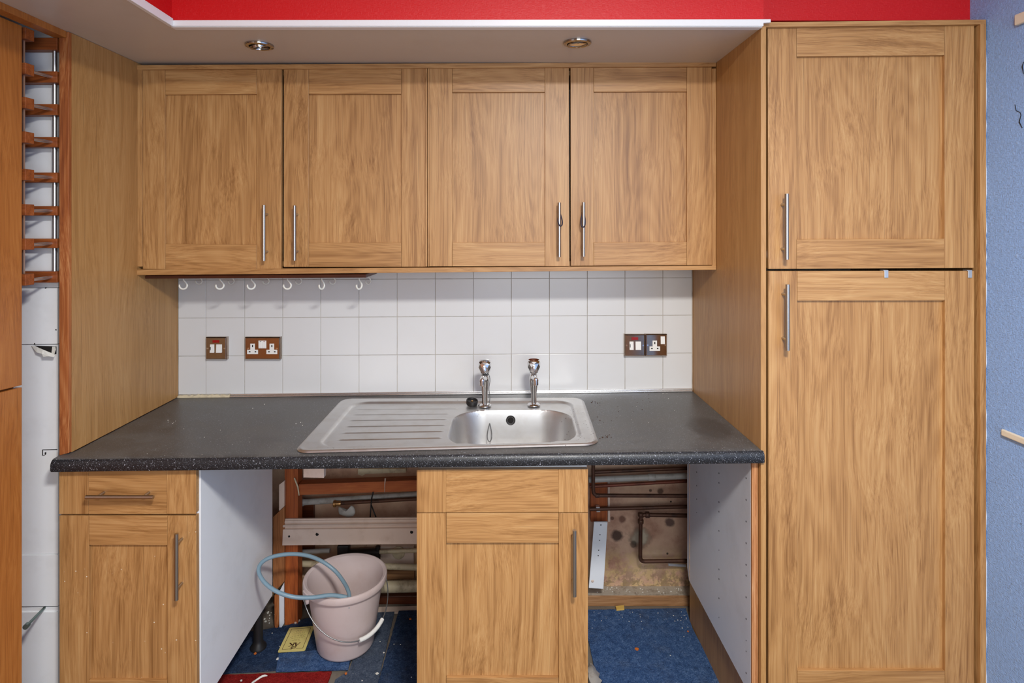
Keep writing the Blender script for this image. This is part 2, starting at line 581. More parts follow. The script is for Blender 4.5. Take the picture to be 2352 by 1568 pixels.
M['carpet_red'] = carpet('red_carpet', srgb(96, 14, 14), srgb(152, 30, 28), srgb(196, 66, 58), 0.1)
M['bare_floor'] = plain('dusty_concrete', srgb(120, 110, 98), 0.9, dirt=0.7, dirtcol=srgb(66, 56, 48), dscale=12, bump=0.4)

# ------------------------------------------------------------------ setting
XL, XR = -1.2623, 0.7377           # inner faces of the two side panels beside the tiled wall
YW = 0.20                          # true plaster wall behind the studs
XBLUE = 1.384
ROOM_L, ROOM_B, CEIL = -2.0, -3.95, 2.46
SOF = 2.127

struct(MB().box(ROOM_L, XBLUE + 0.1, ROOM_B, YW + 0.1, -0.06, 0.0).build('floor', M['bare_floor']))
struct(MB().box(ROOM_L, XBLUE + 0.1, ROOM_B, YW + 0.1, CEIL, CEIL + 0.06).build('ceiling', M['ceiling']))
struct(MB().box(ROOM_L, XBLUE, YW, YW + 0.1, 0.0, CEIL).build('wall_back', M['plaster']), 'stained pinkish plaster wall behind the pipes')
wr = struct(MB().box(XBLUE, XBLUE + 0.1, ROOM_B, YW, 0.0, CEIL).build('wall_right', M['blue_paper']), 'pale blue embossed wallpaper wall')
struct(MB().box(ROOM_L - 0.1, ROOM_L, ROOM_B, YW + 0.1, 0.0, CEIL).build('wall_left', M['ceiling']))
# wall behind the camera with a window opening
wf = MB()
wx0, wx1, wz0, wz1 = -0.32, 1.22, 0.86, 2.14
wf.box(ROOM_L, wx0, ROOM_B - 0.1, ROOM_B, 0, CEIL)
wf.box(wx1, XBLUE + 0.1, ROOM_B - 0.1, ROOM_B, 0, CEIL)
wf.box(wx0, wx1, ROOM_B - 0.1, ROOM_B, 0, wz0)
wf.box(wx0, wx1, ROOM_B - 0.1, ROOM_B, wz1, CEIL)
struct(wf.build('wall_front', M['rear_wall']))

# bulkhead over the run, turning along the left wall; red above, painted soffit below
YB = -0.63
XBL = -0.939
blk = MB()
blk.slab([(XBL, YB), (0.7395, YB), (0.7395, 0.19), (-1.30, 0.19), (-1.30, -2.6), (XBL + 0.03, -2.6)], SOF + 0.004, CEIL)
struct(blk.build('wall_bulkhead', M['red_paper']), 'red embossed wallpaper bulkhead above the cabinets')
sof = MB()
sof.slab([(XBL, YB), (0.7375, YB), (0.7375, 0.19), (-1.30, 0.19), (-1.30, -2.6), (XBL + 0.03, -2.6)], SOF, SOF + 0.004)
struct(sof.build('trim_1', M['soffit']), 'off white painted soffit under the red bulkhead')
struct(MB().box(0.7400, XBLUE, -0.555, 0.19, 2.17, CEIL).build('wall_bulkhead', M['red_paper']), 'red embossed wallpaper above the tall cabinet')
struct(MB().box(ROOM_L, -1.305, -2.6, 0.19, 2.160, CEIL).build('trim_2', M['soffit']), 'off white ceiling above the wine rack')
# white bead along the lower edge of the red paper
bead = MB()
bead.prism([(XBL - 0.001, SOF - 0.001), (0.7365, SOF - 0.001), (0.7365, SOF + 0.008), (0.757, SOF + 0.009), (0.757, SOF + 0.0185), (XBL - 0.001, SOF + 0.0155)], YB - 0.008, YB + 0.0)
bead.box(XBL - 0.001, 0.735, YB - 0.004, YB + 0.022, SOF - 0.003, SOF)
struct(bead.build('trim_3', M['white_trim'], bevel=0.001), 'white bead along the bottom of the red bulkhead')
bd2 = MB()
bd2.hexa([(XBL - 0.004, YB - 0.008, SOF - 0.003), (XBL + 0.008, YB - 0.008, SOF - 0.003), (XBL + 0.008, YB - 0.008, SOF + 0.020), (XBL - 0.004, YB - 0.008, SOF + 0.020)],
         [(XBL + 0.026, -2.6, SOF - 0.003), (XBL + 0.038, -2.6, SOF - 0.003), (XBL + 0.038, -2.6, SOF + 0.020), (XBL + 0.026, -2.6, SOF + 0.020)])
struct(bd2.build('trim_4', M['white_trim'], bevel=0.001), 'white bead turning along the left bulkhead')
struct(MB().box(-1.304, -1.268, -2.6, -0.5885, 2.108, SOF).build('trim_5', M['orange_door'], bevel=0.001), 'orange wooden strip under the soffit')

# tiled board standing on the studs
spl = MB()
spl.box(XL - 0.02, XR, 0.0025, 0.0195, 0.862, SOF)
spl = struct(spl.build('wall_splashback', M['grout']), 'board with square white glazed tiles above the worktop')
cols = [408, 473, 561.7, 649, 736.5, 824.5, 912, 999.5, 1087, 1174.5, 1262, 1349, 1435.5, 1522.5, 1591.5]
rows = [(557, 551), (643, 637.5), (730.5, 723.5), (818, 810.5), (906, 895)]
def tile_xz(u, r):
    t = (u - 408) / (1591.5 - 408)
    return X(u, 0), Z(lerp(rows[r][0], rows[r][1], t), 0)
g = 0.0008
for r in range(4):
    for c in range(14):
        (xa, za), (xb, zb) = tile_xz(cols[c], r), tile_xz(cols[c + 1], r)
        (xc, zc), (xd, zd) = tile_xz(cols[c + 1], r + 1), tile_xz(cols[c], r + 1)
        j = random.uniform(-0.0003, 0.0003)
        if c == 0:
            xa = xd = XL + 0.001
        if c == 13:
            xb = xc = XR - 0.0025
        MB().prism([(xd + g, zd + g), (xc - g, zc + g), (xb - g, zb - g), (xa + g, za - g)], j, 0.0024).build('tile', M['tile'], spl, bevel=0.0009)

# old skirting timber and ledge at the foot of the plaster wall
bsb = struct(MB().box(0.20, 0.95, 0.137, YW, 0.0, 0.0425).build('baseboard_back', M['old_wood'], bevel=0.002), 'brown timber skirting on the floor below the pipes')
MB().box(0.20, 0.95, 0.141, YW, 0.0425, 0.0450).build('dust_layer', M['dust'], bsb)
struct(MB().box(-0.95, 0.0, 0.150, YW, 0.0, 0.035).build('baseboard_back', M['red_brown'], bevel=0.002), 'dark timber skirting behind the bucket')

# ------------------------------------------------------------------ doors and handles
def handle_bar(parent, u, v0, v1, Y, r=0.0058, off=0.030, horiz=False, v=None, u1=None):
    """T bar pull: ends given as seen at the depth of the bar"""
    yb = Y - off
    b = MB()
    if horiz:
        a, e = P(u, v, yb), P(u1, v, yb)
    else:
        a, e = P(u, v0, yb), P(u, v1, yb)
    b.tube([a, e], r, 14)
    for t in (0.16, 0.84):
        p = a.lerp(e, t)
        b.tube([p, Vector((p.x, Y + 0.001, p.z))], 0.0042, 10)
    return b.build('handle', M['brushed'], parent, smooth=True)

def quad_at(q, Y):
    return [(X(u, Y), Z(v, Y)) for u, v in q]

def door(parent, q, inner, Y, th=0.020, rec=0.010, mats=None, name='door', flat=False, slope=0.0):
    """framed door: q = outer corners TL, TR, BR, BL as (u, v); inner = (u0, u1, v0, v1) of the sunk panel"""
    mats = mats or (M['oak_v'], M['oak_h'])
    W = quad_at(q, Y)
    (tlx, tlz), (trx, trz), (brx, brz), (blx, blz) = W
    xi0, xi1 = X(inner[0], Y), X(inner[1], Y)
    def top(x):
        return lerp(tlz, trz, (x - tlx) / (trx - tlx))
    def bot(x):
        return lerp(blz, brz, (x - blx) / (brx - blx))
    e = 0.0015
    yb = Y + (rec if not flat else 0.0015)
    pan = MB()
    pan.prism([(blx + e, blz + e), (brx - e, brz + e), (trx - e, trz - e), (tlx + e, tlz - e)], yb, Y + th)
    d = pan.build(name, mats[0] if not flat else mats[1], parent, bevel=0.0006)
    yf = yb + 0.0004
    c = 0.00035
    MB().prism([(blx, blz), (xi0 - c, bot(xi0)), (xi0 - c, top(xi0)), (tlx, tlz)], Y, yf).build('stile', mats[0], d, bevel=0.0008)
    MB().prism([(xi1 + c, bot(xi1)), (brx, brz), (trx, trz), (xi1 + c, top(xi1))], Y, yf).build('stile', mats[0], d, bevel=0.0008)
    if not flat:
        z0, z1 = Z(inner[2], Y), Z(inner[3], Y)
        sl = (trz - tlz) / (trx - tlx)
        sb = (brz - blz) / (brx - blx)
        w = xi1 - xi0
        MB().prism([(xi0 + c, z0 - sl * w / 2), (xi1 - c, z0 + sl * w / 2), (xi1 - c, top(xi1)), (xi0 + c, top(xi0))], Y, yf).build('rail', mats[1], d, bevel=0.0008)
        MB().prism([(xi0 + c, bot(xi0)), (xi1 - c, bot(xi1)), (xi1 - c, z1 + sb * w / 2), (xi0 + c, z1 - sb * w / 2)], Y, yf).build('rail', mats[1], d, bevel=0.0008)
    else:
        MB().prism([(xi0 + c, bot(xi0)), (xi1 - c, bot(xi1)), (xi1 - c, top(xi1)), (xi0 + c, top(xi0))], Y + 0.0004, yf).build('front_panel', mats[1], d, bevel=0.0005)
    return d

# ------------------------------------------------------------------ wall cabinets
YU = -0.250
YUF = -0.258
s_mid = X(981.5, YUF)
def wall_cab(u0, u1, label, doors):
    x0, x1 = X(u0, YUF), X(u1, YUF)
    zb, zt = Z(612, YUF), Z(157, YUF)
    t = thing('wall_cabinet', ((x0 + x1) / 2, -0.13, zb), label, 'cabinet', 'wall cabinets over the sink')
    th = 0.0165 if u0 < 400 else 0.006
    th2 = 0.013 if u1 > 1500 else 0.006
    MB().box(x0, x0 + th, YUF, -0.001, zb, zt).build('side_panel', M['oak_v'], t, bevel=0.0008)
    MB().box(x1 - th2, x1, YUF, -0.001, zb, zt).build('side_panel', M['oak_v'], t, bevel=0.0008)
    MB().box(x0 + th, x1 - th2, YUF + 0.032, -0.001, zt - 0.016, zt).build('top_panel', M['oak_h'], t)
    MB().box(x0 + th, x1 - th2, YUF + 0.032, -0.001, zb, zb + 0.016).build('bottom_panel', M['oak_h'], t)
    MB().box(x0 + th, x1 - th2, -0.008, -0.001, zb + 0.016, zt - 0.016).build('back_panel', M['white_board'], t)
    for q, inn, Y, h in doors:
        d = door(t, q, inn, Y)
        handle_bar(d, h[0], h[1], h[2], Y)
    return t

cab_a = wall_cab(316, 981, 'oak double wall cabinet beside the left side panel, above the cup hooks', [
    ([(328, 161), (646.5, 159), (645.5, 621), (328, 617.5)], (379.5, 589.5, 216.5, 561), YU - 0.006, (606, 471, 599)),
    ([(652, 159), (979, 157.5), (979.5, 612.5), (651.5, 613)], (709, 921.5, 216, 557), YU, (676.5, 472, 598)),
])
cab_b = wall_cab(982, 1644.5, 'oak double wall cabinet beside the tall cabinet, hair bands on its handles', [
    ([(985.5, 157), (1306.5, 156), (1308, 611), (986.5, 611.5)], (1039, 1251.5, 211.5, 556.5), YU - 0.002, (1284.5, 465, 590)),
    ([(1310.5, 155.5), (1634.5, 154.5), (1635.5, 608.5), (1311, 610.5)], (1364, 1577.5, 210.5, 556), YU - 0.002, (1340.5, 464.5, 589)),
])
# strips above and below, running the whole length
YP = YUF - 0.003
def strip(name, uv, th, label, back=None):
    o = MB().pix(uv, YP, th).build(name, M['oak_h'], bevel=0.001)
    return tag(o, label, 'board')
strip('cornice_board', [(314, 160), (314, 149.5), (1645, 141.5), (1645, 152.5)], 0.05, 'thin oak strip between the soffit and the wall cabinets')
strip('pelmet_board', [(313.5, 632), (313.5, 619), (1645, 610), (1645, 619.5)], 0.255, 'thin oak board under the wall cabinets')

# board with cup hooks
YH = -0.215
hx0, hx1 = X(331, YH), X(841, YH)
hz0, hz1 = Z(640, YH), Z(631.5, YH)
hb = thing('hook_board', ((hx0 + hx1) / 2, -0.12, hz0), 'dark red brown board with white cup hooks under the wall cabinet', 'hook board')
MB().prism([(hx0, Z(640, YH)), (hx1, Z(637.5, YH)), (hx1, Z(629, YH)), (hx0, Z(632.6, YH))], YH, -0.03).build('board', M['red_brown'], hb, bevel=0.002)
def hook(u, Y, zt, h, r, rot):
    b = MB()
    x = X(u, Y)
    R = h * 0.30
    pts = [Vector((0, 0, 0)), Vector((0.0004, 0, -h * 0.25)), Vector((R * 0.55, 0, -h * 0.42))]
    for k in range(9):
        a = math.radians(20 - k * 27)
        pts.append(Vector((R * math.cos(a), 0, -h + R * 1.0 + R * math.sin(a))))
    cr, sr = math.cos(rot), math.sin(rot)
    w = [Vector((x + p.x * cr, Y + p.x * sr, zt + p.z)) for p in pts]
    rr = [r * 0.55, r * 0.7] + [r] * (len(w) - 3) + [r * 0.8]
    b.tube(w, rr, 8)
    return b.build('hook', M['hook_white'], hb, smooth='all')
for u, rot in ((421, 0.2), (505, 0.5), (577, 0.6), (660, 0.15), (739, 1.1), (825, 1.0)):
    hook(u, -0.180, hz0 + 0.004, 0.044, 0.0034, rot)
for u, rot in ((457, 0.3), (531, 0.9), (611, 0.5), (686, 0.5), (764, 0.5), (846, 0.8)):
    hook(u, -0.060, hz0 + 0.004, 0.037, 0.0024, rot)

# elastic hair bands on the two right wall cabinet handles
def band(u, v0, v1, lean, label):
    yb = YU - 0.002 - 0.030
    p = P(u, v0, yb)
    L = p.z - Z(v1, yb)
    pts = []
    for k in range(20):
        a = 2 * math.pi * k / 20
        wdt = 0.0085 * (0.75 - 0.45 * math.cos(a))
        zz = p.z - L * (0.5 - 0.5 * math.cos(a))
        pts.append(Vector((p.x + lean * (0.5 - 0.5 * math.cos(a)) + wdt * math.sin(a), yb - 0.0085 + 0.017 * (0.5 + 0.5 * math.cos(a)), zz)))
    b = MB().tube(pts, 0.0023, 8, closed=True)
    tag(b.build('hair_band', M['band'], smooth='all'), label, 'hair band', 'hair bands on handles')
band(1284.5, 484, 519, 0.004, 'dark elastic band looped on the handle of the third wall cabinet door')
band(1340.5, 482, 522, -0.003, 'dark elastic band looped on the handle of the rightmost wall cabinet door')

# ------------------------------------------------------------------ side panels and tall cabinets
YLF = -0.588
lp = thing('side_panel', (-1.275, -0.29, 0.863), 'oak veneered tall side panel with raw orange front edge, left of the tiles', 'panel')
MB().box(-1.2905, XL, YLF + 0.012, 0.0, 0.9, SOF - 0.001).build('board', M['oak_side'], lp)
MB().prism([(-1.2905, Z(1046, YLF)), (XL, Z(1040, YLF)), (XL, SOF - 0.001), (-1.2905, SOF - 0.001)], YLF, YLF + 0.012).build('front_edge', M['oak_edge'], lp, bevel=0.0012)

YT = -0.606           # tall cabinet door fronts
YTF = -0.618          # front edges of its side panels
tall = thing('tall_cabinet', (1.06, -0.24, 0.0), 'tall oak cabinet with two framed doors beside the blue wall', 'cabinet')
MB().box(XR, 0.7525, YTF, 0.038, 0.0, 2.131).build('side_panel', M['oak_side'], tall, bevel=0.0008)
MB().box(1.3650, 1.3815, YTF, 0.038, 0.0, 2.140).build('side_panel', M['oak_v'], tall, bevel=0.0008)
MB().prism([(XR, Z(62.5, YTF)), (1.3815, Z(55.5, YTF)), (1.3815, Z(44.5, YTF)), (XR, Z(51, YTF))], YTF, 0.038).build('top_panel', M['oak_h'], tall, bevel=0.001)
MB().box(0.7525, 1.3650, -0.580, 0.038, 0.15, 0.168).build('bottom_panel', M['white_board'], tall)
MB().box(0.7525, 1.3650, 0.023, 0.038, 0.168, 2.10).build('back_panel', M['white_board'], tall)
MB().box(0.7525, 1.3650, -0.560, -0.545, 0.0, 0.148).build('plinth', M['oak_h'], tall)
MB().box(0.7525, 1.3650, -0.580, 0.023, 1.470, 1.488).build('shelf', M['white_board'], tall)
d = door(tall, [(1763.5, 62.5), (2237.5, 58), (2236.5, 615), (1765, 617.5)], (1830, 2169.5, 128, 549), YT, rec=0.011)
handle_bar(d, 1807, 445, 596, YT)
d = door(tall, [(1765, 622.5), (2238, 622), (2237.5, 1646), (1765, 1646)], (1831.5, 2170.5, 690, 1540), YT, rec=0.011)
handle_bar(d, 1809, 653, 804.5, YT)
for u in (2034.5, 2226.5):
    c = MB()
    c.box(X(u - 4.5, YT), X(u + 4.5, YT), YT - 0.0035, YT - 0.0002, Z(637.5, YT), Z(621.5, YT))
    c.box(X(u - 6.5, YT), X(u + 4.5, YT), YT - 0.0035, YT + 0.015, Z(621.7, YT), Z(619.8, YT))
    c.build('clip', M['zinc'], d, bevel=0.0006)

# left larder: only the end of its doors shows, they face into the room
XO, YO = -1.315, -0.692
lard = thing('larder_cabinet', (-1.60, -1.15, 0.0), 'orange varnished larder cabinet at the left edge with a gap between its doors', 'cabinet')
MB().box(-1.88, XO - 0.020, -1.60, YO - 0.004, 0.10, 2.10).build('body', M['orange_door'], lard)
MB().box(-1.86, XO - 0.04, -1.58, YO - 0.02, 0.0, 0.10).build('plinth', M['orange_door'], lard)
def ldoor(za0, za1, zb0, zb1):
    MB().hexa([(XO - 0.018, -1.60, za0), (XO, -1.60, za0), (XO, -1.60, za1), (XO - 0.018, -1.60, za1)],
              [(XO - 0.018, YO, zb0), (XO, YO, zb0), (XO, YO, zb1), (XO - 0.018, YO, zb1)]).build('door', M['orange_door'], lard, bevel=0.001)
ldoor(1.1262 + 0.06, 2.108, 1.1262, 2.108)
ldoor(0.11, 1.1205 + 0.06, 0.11, 1.1205)

# white filler boards between larder and panel
YF = -0.556
fil = thing('pipe_boxing', (-1.345, YF + 0.01, 0.0), 'narrow white boxing boards between the orange larder and the side panel', 'boxing')
def fboard(v0, v1, dy, ul=51, ur=133.0):
    Y = YF + dy
    MB().prism([(X(ul, Y) - 0.03, Z(v1, Y)), (X(ur, Y), Z(v1 - 1.5, Y)), (X(ur, Y), Z(v0 - 1.0, Y)), (X(ul, Y) - 0.03, Z(v0, Y))], Y, Y + 0.016).build('board', M['white_board'], fil, bevel=0.0008)
fboard(52, 661.5, 0.004)
fboard(662.5, 791, 0.0, ur=131.5)
fboard(792, 1273, 0.005)
fboard(1274.5, 1393, 0.002)
fboard(1394.5, 1405, 0.008)
fboard(1406, 1655, 0.004)
MB().pix([(107, 1394), (107, 1407), (103, 1407)], YF - 0.001, 0.002).bm.free()
for u, v in ((105, 661), (80, 789), (129, 757)):
    MB().tube([P(u, v, YF - 0.0006), P(u, v, YF + 0.002)], 0.0022, 8).build('screw_hole', M['dark'], fil)
# square cut in the board
for uv in ([(97, 1032.3), (131, 1031.3), (131, 1032.8), (97, 1033.6)], [(97, 1033), (98.3, 1033), (98.3, 1046), (97, 1046)], [(97, 1045), (102, 1045), (102, 1046), (97, 1046)], [(102.5, 1039), (105.5, 1038), (105.5, 1043), (103, 1045)]):
    MB().pix(uv, YF + 0.0035, 0.003).build('cut_line', M['dark'], fil)
MB().pix([(80, 793.5), (129, 795.5), (129, 813), (118, 812)], YF + 0.0035, 0.004).build('hole', M['dark'], fil)
# torn paper hanging out of the hole
tp = MB()
def ribbon(b, pts, wd):
    pass
pa = [P(72, 794, YF + 0.002), P(86, 798, YF - 0.006), P(98, 803, YF - 0.012), P(118, 811, YF - 0.004), P(126, 815, YF - 0.010),
      P(124, 820, YF - 0.016), P(112, 818, YF - 0.020), P(99, 819, YF - 0.018), P(96, 812, YF - 0.016), P(84, 809, YF - 0.012)]
tp.hexa(pa, [p + Vector((0.0, 0.0012, 0.0004)) for p in pa])
pb = [P(120, 796, YF - 0.002), P(127, 796, YF - 0.004), P(128, 803, YF - 0.005), P(124, 814, YF - 0.008), P(118, 812, YF - 0.003)]
tp.hexa(pb, [p + Vector((0, 0.0012, 0)) for p in pb])
tag(tp.build('torn_paper', M['paper']), 'curled torn white paper in the white boxing', 'paper')
# rod sticking out of the board low down
rd = MB()
a, b_ = P(104, 1393.5, YF + 0.012), P(64, 1434, YF - 0.075)
rd.tube([a, a.lerp(b_, 0.9), b_], [0.0038, 0.0042, 0.0042], 10)
rd.tube([b_, b_ + (b_ - a).normalized() * 0.012], 0.0075, 12)
tag(rd.build('metal_rod', M['green_rod'], smooth=True), 'grey metal rod sticking out of the white boxing near the floor', 'rod')

# wine rack
rk = thing('wine_rack', (-1.35, -0.60, Z(650, -0.585)), 'wooden wine rack with metal rods between the larder and the side panel', 'wine rack')
YR = -0.585
xr0, xr1 = X(40, YR), X(131.5, YR)
levels = [(86, 114), (163.5, 189.6), (238.6, 263.8), (314.5, 337.5), (396, 418.7), (473, 494.6), (548, 569.6), (623.4, 649)]
rod_x = X(117.8, YR)
for i, (va, vb) in enumerate(levels):
    z0, z1 = Z(vb, YR), Z(va, YR)
    MB().box(xr0, xr1 - 0.0005, YR, YR + 0.030, z0, z1).build('bar', M['rack_wood'], rk, bevel=0.0012)
    zc = (z0 + z1) / 2
    MB().box(rod_x - 0.085, rod_x + 0.0015, -0.682, -0.650, zc - 0.0155, zc + 0.0155).build('block', M['rack_wood'], rk, bevel=0.0012)
    if i:
        MB().tube([(rod_x - 0.003, -0.652, zc - 0.002), (rod_x, YR + 0.004, zc + 0.0)], 0.0042, 10).build('rod', M['alu'], rk, smooth=True)
xv = X(123, -0.571)
MB().tube([(xv, -0.5665, Z(640, YR)), (xv, -0.5665, Z(100, YR))], 0.0055, 12).build('upright', M['alu'], rk, smooth=True)
xs = X(54.5, -0.664)
MB().box(xs - 0.010, xs + 0.0015, -0.667, -0.661, Z(648, -0.664), Z(70, -0.664)).build('upright', M['alu'], rk)

# ------------------------------------------------------------------ worktop
def ztop(x):
    return 0.8975 + 0.0124 * (x - XL)
YWF = -0.630
SK = dict(BL=(-0.609, -0.062), BR=(0.300, -0.092), FR=(0.284, -0.572), FL=(-0.606, -0.606))
wt = MB()
def wslab(x0, x1, y0, y1):
    t0, t1 = ztop(x0), ztop(x1)
    wt.hexa([(x0, y0, t0), (x1, y0, t1), (x1, y1, t1), (x0, y1, t0)],
            [(x0, y0, t0 - 0.036), (x1, y0, t1 - 0.036), (x1, y1, t1 - 0.036), (x0, y1, t0 - 0.036)])
hole = (-0.585, 0.262, -0.555, -0.105)
wslab(XL + 0.0005, hole[0], -0.560, -0.0005)
wslab(hole[1], XR - 0.0008, -0.560, -0.0005)
wslab(hole[0], hole[1], hole[3], -0.0005)
# rounded nose, a little wider than the gap between the panels
prof = [(-0.560, 0.0), (-0.600, 0.0)]
for k in range(1, 7):
    a = math.radians(90 * k / 6)
    prof.append((-0.612 - 0.018 * math.sin(a), -0.018 + 0.018 * math.cos(a)))
prof += [(-0.630, -0.030), (-0.627, -0.035), (-0.560, -0.036)]
nx0, nx1 = X(115, YWF), X(1756.5, YWF)
wt.hexa([(a, y, ztop(a) + z) for a, y, z in ((XL + 0.0005 if y > -0.589 else nx0, y, z) for y, z in prof)],
        [(a, y, ztop(a) + z) for a, y, z in ((XR - 0.0008 if y > -0.619 else nx1, y, z) for y, z in prof)])
wto = wt.build('worktop', M['worktop'], smooth=True)
tag(wto, 'speckled black laminate worktop with rounded front edge', 'worktop')

# metal strip where worktop meets tiles, and old filler where it is missing
st = MB()
xa, xb = X(529, -0.006), X(1590, -0.006)
for (y0, y1, h0, h1) in ((-0.014, -0.0012, 0.0, 0.0065), (-0.008, -0.0012, 0.0065, 0.0125)):
    st.hexa([(xa, y0, ztop(xa) + h0), (xb, y0, ztop(xb) + h0), (xb, y0, ztop(xb) + h1), (xa, y0, ztop(xa) + h1)],
            [(xa, y1, ztop(xa) + h0), (xb, y1, ztop(xb) + h0), (xb, y1, ztop(xb) + h1), (xa, y1, ztop(xa) + h1)])
tag(st.build('edging_strip', M['bright_strip'], bevel=0.0022, seg=3), 'shiny metal edging strip between tiles and worktop', 'strip')
fl = MB()
random.seed(3)
n = 26
fa, fb = [], []
for i in range(n + 1):
    x = lerp(XL + 0.002, xa - 0.002, i / n)
    fa.append((x, ztop(x) + 0.0005))
    fb.append((x, ztop(x) + random.uniform(0.006, 0.013)))
fl.prism(fa + fb[::-1], -0.009, -0.0012)
tag(fl.build('filler_bead', M['cream']), 'crumbly cream filler line at the left end of the worktop', 'filler')

# crumbs lying on the worktop
random.seed(31)
def wcrumbs(spots, name, mat, label):
    b = MB()
    for u, v, n, sp_, r in spots:
        for k in range(n):
            uu, vv = u + random.gauss(0, sp_), v + random.gauss(0, sp_ * 0.4)
            q = PF(uu, vv, ztop(X(uu, -0.3)))
            z = ztop(q.x) + 0.0001
            if q.y > -0.012 or q.x > XR - 0.01:
                continue
            rr = r * random.uniform(0.5, 1.3)
            a0 = random.uniform(0, 6)
            b.slab([(q.x + rr * math.cos(a0 + i * 1.57) * random.uniform(0.6, 1.2), q.y + rr * math.sin(a0 + i * 1.57) * random.uniform(0.6, 1.2)) for i in range(4)], z, z + rr * 0.6)
    o = b.build(name, M[mat])
    o['kind'] = 'stuff'
    tag(o, label, 'debris')
wcrumbs([(395, 970, 5, 8, 0.0016), (690, 972, 4, 6, 0.0018), (360, 1045, 4, 14, 0.0014), (560, 1000, 8, 60, 0.0012), (1480, 960, 10, 50, 0.0011), (580, 913, 6, 30, 0.0022), (1500, 908, 5, 30, 0.0016)], 'pale_crumbs', 'paper', 'scattered pale crumbs on the black worktop')
wcrumbs([(1372, 925, 9, 7, 0.0022), (1390, 1005, 10, 8, 0.0024), (1450, 918, 14, 40, 0.0013), (1385, 960, 8, 14, 0.0014)], 'dark_crumbs', 'ink', 'dark brown crumbs on the worktop right of the sink')

# ------------------------------------------------------------------ sink
LX, LY = 0.895, 0.500
def sink_pt(s, t):
    ax, ay = lerp(SK['BL'][0], SK['BR'][0], s), lerp(SK['BL'][1], SK['BR'][1], s)
    bx, by = lerp(SK['FL'][0], SK['FR'][0], s), lerp(SK['FL'][1], SK['FR'][1], s)
    return lerp(ax, bx, t), lerp(ay, by, t)
def smooth(e0, e1, x):
    t = min(1, max(0, (x - e0) / (e1 - e0)))
    return t * t * (3 - 2 * t)
BX, BY, BHX, BHY = 0.636, 0.300, 0.196, 0.172
def rrect(x, y, cx, cy, hx, hy, r):
    qx, qy = abs(x - cx) - hx + r, abs(y - cy) - hy + r
    return math.hypot(max(qx, 0), max(qy, 0)) + min(max(qx, qy), 0) - r
def sink_h(x, y):
    # outer rolled rim, flat border, shallow well, ribs on the drainer, deep bowl
    de = -rrect(x, y, LX / 2, LY / 2, LX / 2, LY / 2, 0.045)
    h = 0.0005 + 0.0055 * smooth(0.0, 0.006, de) - 0.0012 * smooth(0.008, 0.02, de)
    dw = rrect(x, y, LX / 2 + 0.005, LY / 2 + 0.002, LX / 2 - 0.052, LY / 2 - 0.038, 0.060)
    h -= 0.0080 * smooth(0.004, -0.007, dw)
    # drainer ribs
    if 0.06 < x < 0.46:
        for k in range(6):
            yc = 0.105 + k * 0.058
            x0 = 0.085 + 0.004 * k
            x1 = 0.415 + (0.022 if k == 0 else 0)
            m = smooth(x0 - 0.006, x0 + 0.006, x) * smooth(x1 + 0.006, x1 - 0.006, x)
            h += 0.0017 * m * math.exp(-((y - yc) / 0.0032) ** 2)
            h -= 0.0004 * m * math.exp(-((y - yc - 0.010) / 0.006) ** 2)
    db = rrect(x, y, BX, BY, BHX, BHY, 0.105)
    if db < 0.004:
        h -= 0.150 * (1 - math.exp(-((0.004 - db) / 0.016) ** 1.5))
    return h
sk = bmesh.new()
# denser grid lines near the bowl
def axis(L, c, hw, n1, n2):
    out = []
    for i in range(n1):
        out.append(L * i / (n1 - 1))
    for i in range(n2):
        out.append(c - hw - 0.02 + (2 * hw + 0.04) * i / (n2 - 1))
    return sorted(set(round(v, 5) for v in out if 0 <= v <= L))
gx = axis(LX, BX, BHX, 150, 150)
gy = axis(LY, BY, BHY, 190, 120)
grid = []
R0 = 0.045
for y in gy:
    row = []
    for x in gx:
        # pull the corners in to a radius
        px, py = x, y
        cx_ = min(max(x, R0), LX - R0)
        cy_ = min(max(y, R0), LY - R0)
        dx, dy = x - cx_, y - cy_
        m = max(abs(dx), abs(dy))
        if dx and dy:
            k = m / math.hypot(dx, dy)
            px, py = cx_ + dx * k, cy_ + dy * k
        wx, wy = sink_pt(px / LX, py / LY)
        row.append(sk.verts.new((wx, wy, ztop(wx) + 0.0012 + sink_h(px, py))))
    grid.append(row)
for j in range(len(gy) - 1):
    for i in range(len(gx) - 1):
        sk.faces.new((grid[j][i], grid[j][i + 1], grid[j + 1][i + 1], grid[j + 1][i]))
sinkt = thing('sink', (-0.15, -0.33, ztop(-0.15)), 'stainless steel inset sink with bowl and ribbed drainer', 'sink')
mb = MB()
mb.bm.free()
mb.bm = sk
basin = mb.build('basin', M['sink'], sinkt, smooth='all')

def sink_world(x, y, dz=0.0):
    wx, wy = sink_pt(x / LX, y / LY)
    return Vector((wx, wy, ztop(wx) + 0.0012 + sink_h(x, y) + dz))
# overflow in the back wall of the bowl
oy = BY - BHY + 0.0025
ov = sink_world(BX - 0.004, oy)
e = sink_world(BX - 0.004, oy + 0.003)
slope = (e - ov).normalized()
side = Vector((1, 0, 0))
nrm = side.cross(slope).normalized()
if nrm.z < 0:
    nrm = -nrm
rm = Matrix((( *side, ), ( *slope, ), ( *nrm, ))).transposed().to_4x4()
rm.translation = P(1173, 958, ov.y)
rm.translation.z = ov.z
mtx = rm
MB().lathe([(0.0165, -0.002), (0.0165, 0.0025), (0.0150, 0.004), (0.0118, 0.0025), (0.0110, -0.004)], 28, mtx).build('overflow_ring', M['black'], sinkt, smooth=True)
MB().lathe([(0.0112, 0.0005), (0, 0.0005)], 24, mtx).build('overflow_hole', M['dark'], sinkt)
